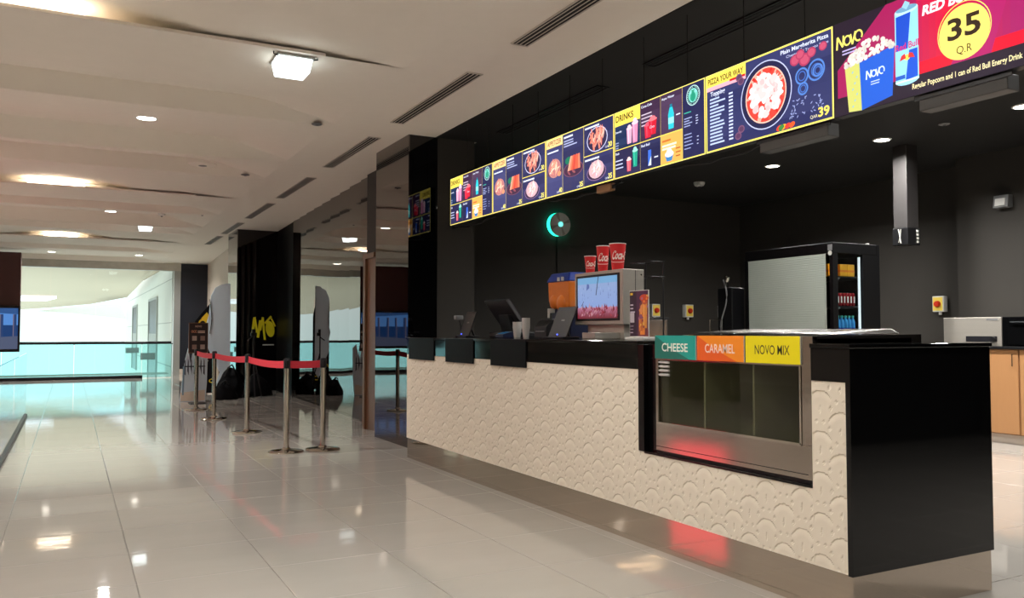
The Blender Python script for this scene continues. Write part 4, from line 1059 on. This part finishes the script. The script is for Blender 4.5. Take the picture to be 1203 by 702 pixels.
# poster in an acrylic foot
pt = thing('tabletop_poster', 'upright dark poster with orange drinks beside the dispenser', 'poster', (3.10, 4.18, CT))
obj('foot', MB().box(3.06, 3.16, 4.085, 4.275, CT + .001, CT + .018), 'white_plastic', pt, bevel=.003)
sh = obj('sheet', MB().box(3.10, 3.106, 4.083, 4.277, CT + .018, 1.405), 'white_plastic', pt)
cv = Canvas(); w, h = .188, .28; cv.rect(0, 0, w, h, (46, 26, 48)); cv.rect(.07, 0, w, h, (74, 36, 70)); r = random.Random(2)
cv.poly([(.085, 0), (w, 0), (w, .24), (.16, .26), (.10, .20)], (120, 60, 66)); cup_pic(cv, .13, .01, .062, .15, (226, 130, 50), (236, 150, 90)); cup_pic(cv, .155, .05, .05, .16, (232, 150, 70), (206, 90, 60)); cup_pic(cv, .115, .03, .046, .085, (206, 110, 50), (150, 80, 110)); cv.ell(.150, .235, .045, .022, (206, 70, 40))
for i in range(14): cv.ell(r.uniform(.09, .185), r.uniform(.02, .26), .008, .008, r.choice([(240, 190, 90), (176, 110, 150), (250, 150, 60), (150, 60, 80)]), seg=8)
cv.bars(.010, .255, .04, 1, .02, .014, (230, 190, 60)); cv.bars(.010, .19, .05, 3, .022, .008, (200, 190, 206), 2); cv.rect(.008, .085, .052, .145, (196, 186, 196)); cv.bars(.010, .060, .045, 3, .020, .006, (176, 160, 176), 5)
cv.build('print', lambda u, v, l: (3.0995 - l, 4.274 - u, CT + .022 + v), 'paper_print', sh)
# juice dispenser
jd = thing('juice_dispenser', 'juice dispenser with orange bowl and blue lid behind the drink machine', 'juice dispenser', (3.52, 5.62, CT))
jx0, jx1, jy0, jy1 = 3.40, 3.63, 5.48, 5.80
obj('base', MB().box(jx0 + .02, jx1, jy0 + .02, jy1 - .02, CT + .001, 1.36), 'navy_plastic', jd, bevel=.012)
bw = MB()
prof = [(.80, 1.335), (.90, 1.345), (.97, 1.40), (1.0, 1.545)]
def ring(k, z): return [((jx0 + jx1) / 2 + sx * (jx1 - jx0) / 2 * k, (jy0 + jy1) / 2 + sy * (jy1 - jy0) / 2 * k, z) for sx, sy in ((-1, -1), (1, -1), (1, 1), (-1, 1))]
for k, z in prof: bw.v += ring(k, z)
for j in range(3):
    for q in range(4): bw.f.append((j * 4 + q, j * 4 + (q + 1) % 4, j * 4 + 4 + (q + 1) % 4, j * 4 + 4 + q))
bw.f += [(3, 2, 1, 0), (12, 13, 14, 15)]
obj('bowl', bw, 'juice_orange', jd, bevel=.015, seg=3)
obj('drip_front', MB().sphere((jx0 + .02, 5.60, 1.37), .045, .07, .075).sphere((jx0 + .02, 5.72, 1.39), .04, .06, .06), 'juice_orange', jd, smooth=True)
l = obj('lid', MB().hexa([(jx0 - .012, jy0 - .012, 1.545), (jx1 + .012, jy0 - .012, 1.545), (jx1 + .012, jy1 + .012, 1.545), (jx0 - .012, jy1 + .012, 1.545)], [(jx0 + .02, jy0 + .02, 1.615), (jx1 - .02, jy0 + .02, 1.615), (jx1 - .02, jy1 - .02, 1.615), (jx0 + .02, jy1 - .02, 1.615)]), 'blue_plastic', jd, bevel=.010)
for y in (5.54, 5.60): obj('lid_clip', MB().box(jx0 - .018, jx0 - .008, y, y + .026, 1.548, 1.578), 'lens_grey', l)
obj('tap', MB().box(jx0 - .035, jx0 + .02, 5.72, 5.75, 1.30, 1.335).tube([(jx0 - .03, 5.735, 1.31), (jx0 - .032, 5.735, 1.26)], .010), 'lens_grey', jd, bevel=.003)
# customer displays: flat panels leaning back with a blue light
def lean_panel(name, label, y0, y1, x0, lean, z1, ledy):
    t = thing(name, label, 'customer display', (x0, (y0 + y1) / 2, CT), 'customer displays at the tills')
    sh_ = .045
    b = [(x0, y0, CT + .012), (x0 + .012, y0, CT + .012), (x0 + .012, y1, CT + .012), (x0, y1, CT + .012)]
    tp_ = [(x0 + lean, y0 - sh_, z1), (x0 + lean + .012, y0 - sh_, z1), (x0 + lean + .012, y1 - sh_, z1), (x0 + lean, y1 - sh_, z1)]
    p = obj('panel', MB().hexa(b, tp_), 'dark_plastic', t, bevel=.003)
    obj('foot', MB().box(x0 - .02, x0 + .12, y0 + .01, y1 - .01, CT + .001, CT + .014), 'black_plastic', t, bevel=.003)
    obj('prop', MB().tube([(x0 + lean * .6 + .01, (y0 + y1) / 2 - .02, CT + .12), (x0 + .11, (y0 + y1) / 2, CT + .012)], .010), 'black_plastic', t)
    f_ = .09
    obj('power_light', MB().sphere((x0 + lean * .08 - .002, ledy, CT + .03), .0055), 'blue_led', p)
    obj('badge', MB().hexa([(x0 + lean * .55 - .0025, (y0 + y1) / 2 - .05, CT + .13), (x0 + lean * .55, (y0 + y1) / 2 - .05, CT + .13), (x0 + lean * .55, (y0 + y1) / 2 - .005, CT + .13), (x0 + lean * .55 - .0025, (y0 + y1) / 2 - .005, CT + .13)],
        [(x0 + lean * .6 - .0025, (y0 + y1) / 2 - .05, CT + .142), (x0 + lean * .6, (y0 + y1) / 2 - .05, CT + .142), (x0 + lean * .6, (y0 + y1) / 2 - .005, CT + .142), (x0 + lean * .6 - .0025, (y0 + y1) / 2 - .005, CT + .142)]), 'grey_plastic', p)
lean_panel('customer_display', 'dark leaning customer display with blue light at the far till', 6.93, 7.14, 3.22, .06, 1.335, 7.09)
lean_panel('customer_display', 'dark leaning customer display with blue light before the juice dispenser', 5.20, 5.46, 3.20, .07, 1.335, 5.33)
# till terminal
ti = thing('till_terminal', 'black till terminal with tilted monitor seen from behind', 'till', (3.42, 6.5, CT))
obj('base', MB().box(3.34, 3.56, 6.25, 6.75, CT + .001, CT + .05), 'black_plastic', ti, bevel=.01)
obj('stem', MB().hexa([(3.40, 6.40, CT + .05), (3.48, 6.40, CT + .05), (3.48, 6.62, CT + .05), (3.40, 6.62, CT + .05)], [(3.36, 6.42, 1.30), (3.42, 6.42, 1.30), (3.42, 6.60, 1.30), (3.36, 6.60, 1.30)]), 'black_plastic', ti, bevel=.006)
obj('monitor', MB().hexa([(3.47, 6.28, 1.15), (3.50, 6.26, 1.15), (3.50, 6.72, 1.15), (3.47, 6.70, 1.15)], [(3.33, 6.42, 1.43), (3.37, 6.40, 1.44), (3.37, 6.86, 1.44), (3.33, 6.84, 1.43)]), 'dark_plastic', ti, bevel=.008)
obj('port_cover', MB().box(3.375, 3.40, 6.46, 6.58, 1.24, 1.30), 'grey_plastic', ti, bevel=.004)
kp = thing('card_reader', 'small card reader with bluish screen beside the far till', 'card reader', (3.26, 6.31, CT))
obj('body', MB().hexa([(3.22, 6.24, CT + .001), (3.32, 6.24, CT + .001), (3.32, 6.38, CT + .001), (3.22, 6.38, CT + .001)], [(3.22, 6.24, CT + .03), (3.32, 6.24, CT + .055), (3.32, 6.38, CT + .055), (3.22, 6.38, CT + .03)]), 'navy_plastic', kp, bevel=.004)
obj('screen', MB().hexa([(3.23, 6.26, CT + .0335), (3.29, 6.26, CT + .0485), (3.29, 6.36, CT + .0485), (3.23, 6.36, CT + .0335)], [(3.23, 6.26, CT + .035), (3.29, 6.26, CT + .05), (3.29, 6.36, CT + .05), (3.23, 6.36, CT + .035)]), 'bottle_blue', kp)
bs = thing('barcode_scanner', 'small grey barcode scanner on a stand at the counter end', 'scanner', (3.26, 7.2, CT))
obj('base', MB().lathe([(.05, .001), (.05, .012), (.02, .02)], (3.26, 7.2, CT), 18), 'black_plastic', bs, smooth=True)
obj('neck', MB().tube([(3.26, 7.2, CT + .015), (3.27, 7.2, CT + .10), (3.25, 7.2, CT + .165)], .009), 'black_plastic', bs)
obj('scan_head', MB().box(3.20, 3.28, 7.165, 7.225, CT + .165, CT + .205), 'grey_plastic', bs, bevel=.010)
def tumblers(label, x, y, r, h, k):
    t = thing('tumbler_stack', label, 'tumblers', (x, y, CT), 'steel tumblers by the till')
    obj('tumbler', MB().lathe([(r * .72, .001), (r, h), (r * .95, h), (r * .68, .006)], seg=20, cap=False), 'silver_card', t, local=True, smooth=True)
    for i in range(k):
        z = h + .010 * i
        obj('tumbler', MB().lathe([(r * .97, z - .012), (r * 1.03, z), (r * 1.03, z + .007), (r * .9, z + .007)], seg=20, cap=False), 'silver_card', t, local=True, smooth=True)
tumblers('wider stack of steel tumblers next to the card reader', 3.25, 6.045, .036, .085, 5)
tumblers('taller thin stack of steel tumblers by the receipt printer', 3.25, 5.895, .032, .085, 8)
tumblers('shortest steel tumbler between the two tumbler stacks', 3.30, 5.985, .028, .06, 0)
pn = thing('receipt_printer', 'black receipt printer at the near till', 'printer', (3.29, 5.62, CT))
obj('body', MB().prism([(0, 0), (.15, 0), (.15, .14), (.05, .14), (0, .09)], lambda u, v: (3.21 + u, 5.50, CT + .001 + v), lambda u, v: (3.21 + u, 5.69, CT + .001 + v)), 'black_plastic', pn, bevel=.006)
obj('paper_lid', MB().box(3.265, 3.355, 5.515, 5.675, CT + .142, CT + .150), 'dark_plastic', pn, bevel=.003)
obj('front_slot', MB().box(3.204, 3.21, 5.53, 5.66, CT + .05, CT + .058), 'grey_plastic', pn)
wr = thing('wire_rack', 'thin black wire rack behind the drink dispenser', 'rack', (3.58, 4.74, CT))
for y in (4.60, 4.80): obj('upright', MB().tube([(3.62, y, CT + .001), (3.62, y, 1.64)], .005, 6), 'dark_metal', wr)
for z in (1.53, 1.635):
    obj('shelf', MB().tube([(3.62, 4.58, z), (3.62, 4.82, z)], .004, 6).tube([(3.50, 4.58, z), (3.50, 4.82, z)], .004, 6).tube([(3.50, 4.60, z), (3.62, 4.60, z)], .004, 6).tube([(3.50, 4.80, z), (3.62, 4.80, z)], .004, 6), 'dark_metal', wr)

# ================================================================== SERVING AREA
dl = thing('wall_disc', 'round steel disc clock with green glow on the dark wall', 'wall light', (6.02, 9.99, 2.65))
R = .165
obj('back_glow', MB().lathe([(R * .98, -.06), (R * .98, -.004)], (6.005, 10.0, 2.65), 40, 'Y'), 'green_led', dl)
obj('disc', MB().lathe([(R * .98, -.082), (R, -.076), (R, -.062)], (6.02, 10.0, 2.65), 40, 'Y'), 'silver_card', dl, smooth=True)
for k in range(8):
    a = 2 * PI * k / 8 + .2
    a1 = a + .32
    obj('fin', MB().prism([(.05 * math.cos(a), .05 * math.sin(a)), (.05 * math.cos(a1), .05 * math.sin(a1)), (R * .95 * math.cos(a1), R * .95 * math.sin(a1)), (R * .95 * math.cos(a), R * .95 * math.sin(a))], lambda u, v: (6.02 + u, 9.917, 2.65 + v), lambda u, v: (6.02 + u, 9.913 + .003 * (k % 2), 2.65 + v)), 'silver_card' if k % 2 else 'steel_matt', dl)
obj('hub', MB().lathe([(.030, -.098), (.034, -.09), (.034, -.08)], (6.02, 10.0, 2.65), 20, 'Y'), 'teal_led', dl)
obj('cable_drop', MB().tube([(6.0, 9.985, 2.49), (6.0, 9.985, 1.2)], .006, 6), 'black_plastic', dl)
def switch(label, x, y, z, face='Y'):
    t = thing('isolator_switch', label, 'switch', (x, y, z), 'wall isolator switches')
    if face == 'Y':
        obj('case', MB().box(-.075, .075, -.085, 0, -.095, .095), 'white_plastic', t, local=True, bevel=.008)
        p = obj('face_plate', MB().box(-.062, .062, -.089, -.085, -.08, .08), 'switch_yellow', t, local=True)
        obj('knob', MB().lathe([(.030, -.125), (.036, -.115), (.040, -.089)], seg=16, axis='Y'), 'switch_red', t, local=True, smooth=True)
        obj('gland', MB().lathe([(.018, -.13), (.018, -.095)], (0, -.04, 0), 12), 'white_plastic', t, local=True)
    else:
        obj('case', MB().box(-.085, 0, -.075, .075, -.095, .095), 'white_plastic', t, local=True, bevel=.008)
        p = obj('face_plate', MB().box(-.089, -.085, -.062, .062, -.08, .08), 'switch_yellow', t, local=True)
        obj('knob', MB().lathe([(.030, -.125), (.036, -.115), (.040, -.089)], seg=16, axis='X'), 'switch_red', t, local=True, smooth=True)
        obj('gland', MB().lathe([(.018, -.13), (.018, -.095)], (-.04, 0, 0), 12), 'white_plastic', t, local=True)
    return t
switch('yellow and red isolator switch just right of the table poster', 7.67, 9.999, 1.47)
switch('yellow and red isolator switch alone on the wall mid way', 8.30, 9.999, 1.47)
t = switch('isolator switch half hidden beside the chrome tap', 9.0, 9.999, 1.47)
switch('isolator switch on the back wall above the steel warmer', 9.399, 6.53, 1.49, 'X')
bc = thing('back_counter', 'low black back counter standing behind the snack counter', 'counter', (6.2, 8.2, 0))
obj('cabinet', MB().box(5.92, 6.6, 6.65, 9.7, .08, .97), 'black_paint', bc); obj('plinth', MB().box(5.97, 6.6, 6.67, 9.68, 0, .08), 'black_plastic', bc); obj('worktop', MB().box(5.9, 6.62, 6.63, 9.72, .97, 1.0), 'steel', bc, bevel=.003)
for y in (7.4, 8.15, 8.9): obj('door_gap', MB().box(5.918, 5.921, y, y + .006, .1, .96), 'slot_black', bc)
tw = thing('chrome_tap', 'chrome arm with dangling hose beside the chiller', 'tap', (6.2, 6.76, 1.0))
obj('tower', MB().box(6.16, 6.34, 6.68, 6.90, 1.001, 1.62), 'black_plastic', tw, bevel=.01)
obj('arm', MB().tube([(6.20, 6.79, 1.62), (6.18, 6.79, 1.72), (6.13, 6.74, 1.735), (6.08, 6.67, 1.72)], .016), 'chrome', tw, smooth=True)
obj('spout', MB().lathe([(.012, -.05), (.026, -.03), (.030, 0)], (6.08, 6.66, 1.72), 14), 'chrome', tw, smooth=True)
obj('hose', MB().tube([(6.10, 6.74 - .05 * math.sin(i * .5), 1.70 - i * .055) for i in range(12)], .008, 6), 'grey_plastic', tw, smooth=True)
obj('drip_frame', MB().tube([(6.02, 6.68, 1.001), (6.02, 6.68, 1.28), (6.02, 6.86, 1.28), (6.02, 6.86, 1.001)], .007, 6), 'chrome', tw)
gb = thing('counter_appliance', 'small grey steel box on the back counter near the wall switches', 'appliance', (6.25, 8.2, 1.0))
obj('body', MB().box(6.1, 6.4, 8.05, 8.40, 1.001, 1.30), 'steel', gb, bevel=.01); obj('lid', MB().box(6.09, 6.41, 8.04, 8.41, 1.30, 1.325), 'black_plastic', gb, bevel=.005); obj('knob', MB().lathe([(.016, -.02), (.018, 0)], (6.1, 8.2, 1.12), 12, 'X'), 'black_plastic', gb)

# open chiller with the night blind drawn down
ch = thing('drinks_chiller', 'black drinks chiller with a pale night blind drawn over its front', 'chiller', (6.57, 6.0, 0))
hx0, hx1, hy0, hy1, hz = 6.25, 6.89, 5.434, 6.576, 1.985
obj('base', MB().box(hx0 + .02, hx1, hy0 + .01, hy1 - .01, .001, .35), 'chiller_black', ch)
obj('back', MB().box(hx1 - .04, hx1, hy0, hy1, .35, hz), 'chiller_black', ch)
obj('canopy', MB().box(hx0, hx1 - .04, hy0, hy1, hz - .10, hz), 'chiller_black', ch, bevel=.006)
obj('far_side', MB().box(hx0, hx1 - .04, hy1 - .04, hy1, .35, hz - .10), 'chiller_black', ch)
obj('front_post', MB().box(hx0, hx0 + .065, hy0, hy0 + .04, .35, hz - .10), 'chiller_black', ch)
obj('side_panel', MB().box(6.655, hx1 - .04, hy0, hy0 + .04, .35, hz - .10), 'chiller_black', ch)
obj('side_sill', MB().box(hx0 + .065, 6.655, hy0, hy0 + .04, .35, .95), 'chiller_black', ch)
obj('side_pane', MB().box(hx0 + .065, 6.655, hy0 + .012, hy0 + .018, .95, hz - .10), 'chiller_glass', ch)
obj('light_strip', MB().box(6.628, 6.645, hy0 + .022, hy0 + .038, .98, 1.86), 'strip_led', ch, label='white light strip')
bz0, bz1 = .36, 1.882
ns = 96; mb = MB(); N2 = ns * 2
for j in range(N2 + 1):
    z = bz0 + (bz1 - bz0) * j / N2; x = hx0 + .004 - .0022 * (j % 2) + .018 * math.sin(PI * j / N2 * 1.0) * .3
    for y in (hy0 + .075, hy0 + .11, 6.0, hy1 - .06, hy1 - .045):
        mb.v.append((x - (.012 if y == hy0 + .075 else 0), y, z))
for j in range(N2):
    for i in range(4): a = j * 5 + i; mb.f.append((a + 1, a, a + 5, a + 6))
obj('night_blind', mb, 'night_blind', ch, label='pale ribbed night blind')
obj('badge', MB().box(hx0 - .004, hx0, hy0 + .005, hy0 + .055, hz - .075, hz - .02), 'grey_plastic', ch); obj('badge', MB().lathe([(.022, -.004), (.022, 0)], (hx0, hy0 + .03, hz - .10), 16, 'X'), 'lens_grey', ch)
obj('top_tag', MB().box(6.72, 6.75, hy0 + .0, hy0 + .02, hz + .001, hz + .012), 'white_plastic', ch)
for z in (1.675, 1.395, 1.10, .80):
    s_ = obj('shelf', MB().box(hx0 + .07, hx1 - .05, hy0 + .05, hy1 - .05, z - .015, z), 'black_plastic', ch)
    obj('price_clip', MB().box(hx0 + .07, hx0 + .14, hy0 + .045, hy0 + .05, z - .03, z - .012), 'grey_plastic', s_)
for i, (x, lab) in enumerate(((6.345, 'yellow juice carton pack on the top chiller shelf, next to the blind'), (6.47, 'yellow juice carton pack in the middle of the top chiller shelf'), (6.57, 'yellow juice carton pack on the top chiller shelf, next to the light strip'))):
    t = thing('carton_pack', lab, 'cartons', (x, 5.56, 1.675), 'juice cartons in the chiller')
    w = .055
    obj('cartons', MB().box(x - w, x + w - .012, 5.495, 5.66, 1.676, 1.79), 'carton_yellow', t, bevel=.004)
    obj('band', MB().box(x - w - .001, x + w - .011, 5.494, 5.661, 1.715, 1.735), 'juice_orange', t)
c0 = None
for i in range(7):
    x = 6.343 + i * .0435
    lab = 'red drink can on the middle chiller shelf, number %d from the blind side' % (i + 1)
    lab = ['red drink can nearest the blind on the middle chiller shelf', 'red drink can second from the blind side', 'red drink can third from the blind side', 'red drink can in the centre of the seven', 'red drink can third from the light strip', 'red drink can second from the light strip', 'red drink can touching the light strip end of its row'][i]
    if c0 is None:
        c0 = thing('drink_can', lab, 'can', (x, 5.515, 1.395), 'red cans in the chiller')
        obj('body', MB().lathe([(.016, .001), (.020, .008), (.020, .112), (.016, .122)], seg=16), 'can_red', c0, local=True, smooth=True)
        obj('top', MB().lathe([(.016, .122), (.0165, .126), (.014, .124)], seg=16), 'chrome', c0, local=True)
        obj('pale_mark', MB().box(-.008, .008, -.0206, -.0195, .03, .09), 'cup_white', c0, local=True)
    else: dup(c0, (x, 5.515, 1.395), lab)
b0 = None
for i in range(6):
    x = 6.35 + i * .050
    lab = ['blue water bottle nearest the blind on the lowest visible shelf', 'blue water bottle second from the blind side', 'blue water bottle third from the blind side', 'blue water bottle third from the light strip', 'blue water bottle second from the light strip', 'blue water bottle nearest the light strip'][i]
    if b0 is None:
        b0 = thing('water_bottle', lab, 'bottle', (x, 5.515, 1.10), 'water bottles in the chiller')
        obj('body', MB().lathe([(.020, .001), (.023, .01), (.023, .10), (.021, .115), (.023, .13), (.020, .155), (.010, .178), (.010, .186)], seg=16), 'bottle_blue', b0, local=True, smooth=True)
        obj('cap', MB().lathe([(.012, .186), (.012, .202), (.010, .204)], seg=14), 'cap_blue', b0, local=True)
        obj('wrapper', MB().lathe([(.0236, .05), (.0236, .09)], seg=16, cap=False), 'blue_plastic', b0, local=True)
    else: dup(b0, (x, 5.515, 1.10), lab)

# hanging service duct
du = thing('service_duct', 'square black duct hanging from the ceiling with sockets at its foot', 'duct', (7.89, 5.88, 2.07))
obj('shaft', MB().box(7.80, 7.98, 5.80, 5.965, 2.255, ZC - .006), 'duct_grey', du, bevel=.004)
bx_ = obj('socket_box', MB().box(7.79, 7.99, 5.79, 5.975, 2.07, 2.255), 'black_plastic', du, bevel=.006)
obj('cable_tail', MB().tube([(7.786, 5.90, 2.24), (7.782, 5.88, 2.16), (7.785, 5.87, 2.09)], .005, 6).tube([(7.786, 5.87, 2.24), (7.782, 5.875, 2.16), (7.785, 5.90, 2.10)], .004, 6), 'lens_grey', bx_)
for k in range(4): obj('socket', MB().box(7.93, 7.96, 5.784, 5.79, 2.095 + k * .038, 2.118 + k * .038), 'lens_grey', bx_)

# right hand end: laminate base units, steel warmer, black oven, emergency light
uc = thing('base_cabinet', 'tan laminate base cabinet against the back wall', 'cabinet', (8.75, 4.9, 0))
obj('carcass', MB().box(8.52, 8.995, 2.6, 6.0, .10, .975), 'beige_edge', uc)
obj('plinth', MB().box(8.56, 8.995, 2.6, 6.0, 0, .10), 'hall_wall', uc)
obj('worktop', MB().box(8.47, 8.995, 2.58, 6.02, .975, 1.0), 'black_plastic', uc, bevel=.003)
for a, b in ((5.09, 5.98), (4.25, 5.07), (3.4, 4.23), (2.62, 3.38)):
    d_ = obj('door', MB().box(8.50, 8.52, a, b, .11, .97), 'beige_laminate', uc, bevel=.003)
    obj('handle', MB().tube([(8.485, a + .05, .80), (8.485, a + .05, .92)], .006, 6), 'steel', d_)
fw_ = thing('food_warmer', 'stainless steel food warmer box on the tan cabinet', 'food warmer', (8.7, 5.58, 1.0))
obj('body', MB().box(8.52, 8.92, 5.265, 5.91, 1.001, 1.305), 'steel_matt', fw_, bevel=.005)
obj('control_recess', MB().box(8.515, 8.522, 5.31, 5.65, 1.05, 1.105), 'dark_plastic', fw_)
obj('knob', MB().lathe([(.024, -.026), (.028, 0)], (8.516, 5.345, 1.075), 16, 'X'), 'black_plastic', fw_, smooth=True)
obj('rating_label', MB().box(8.517, 8.521, 5.30, 5.42, 1.27, 1.29), 'grey_plastic', fw_)
ov = thing('black_oven', 'black countertop oven to the right of the steel warmer', 'oven', (8.7, 4.9, 1.0))
obj('body', MB().box(8.52, 8.92, 4.55, 5.255, 1.001, 1.305), 'black_gloss_dull', ov, bevel=.006); obj('door', MB().box(8.508, 8.52, 4.60, 5.20, 1.02, 1.28), 'black_gloss', ov, bevel=.003); obj('handle', MB().tube([(8.485, 4.65, 1.25), (8.485, 5.15, 1.25)], .008, 8), 'dark_metal', ov)
em = thing('emergency_light', 'grey boxy emergency light on the dark back wall', 'emergency light', (8.97, 5.48, 2.56))
obj('case', MB().hexa([(8.90, 5.40, 2.50), (9.0, 5.40, 2.50), (9.0, 5.565, 2.50), (8.90, 5.565, 2.50)], [(8.92, 5.40, 2.635), (9.0, 5.40, 2.635), (9.0, 5.565, 2.635), (8.92, 5.565, 2.635)]), 'grey_plastic', em, bevel=.005)
obj('lens', MB().hexa([(8.893, 5.43, 2.52), (8.91, 5.43, 2.52), (8.91, 5.54, 2.52), (8.893, 5.54, 2.52)], [(8.905, 5.43, 2.60), (8.92, 5.43, 2.60), (8.92, 5.54, 2.60), (8.905, 5.54, 2.60)]), 'white_plastic', em)
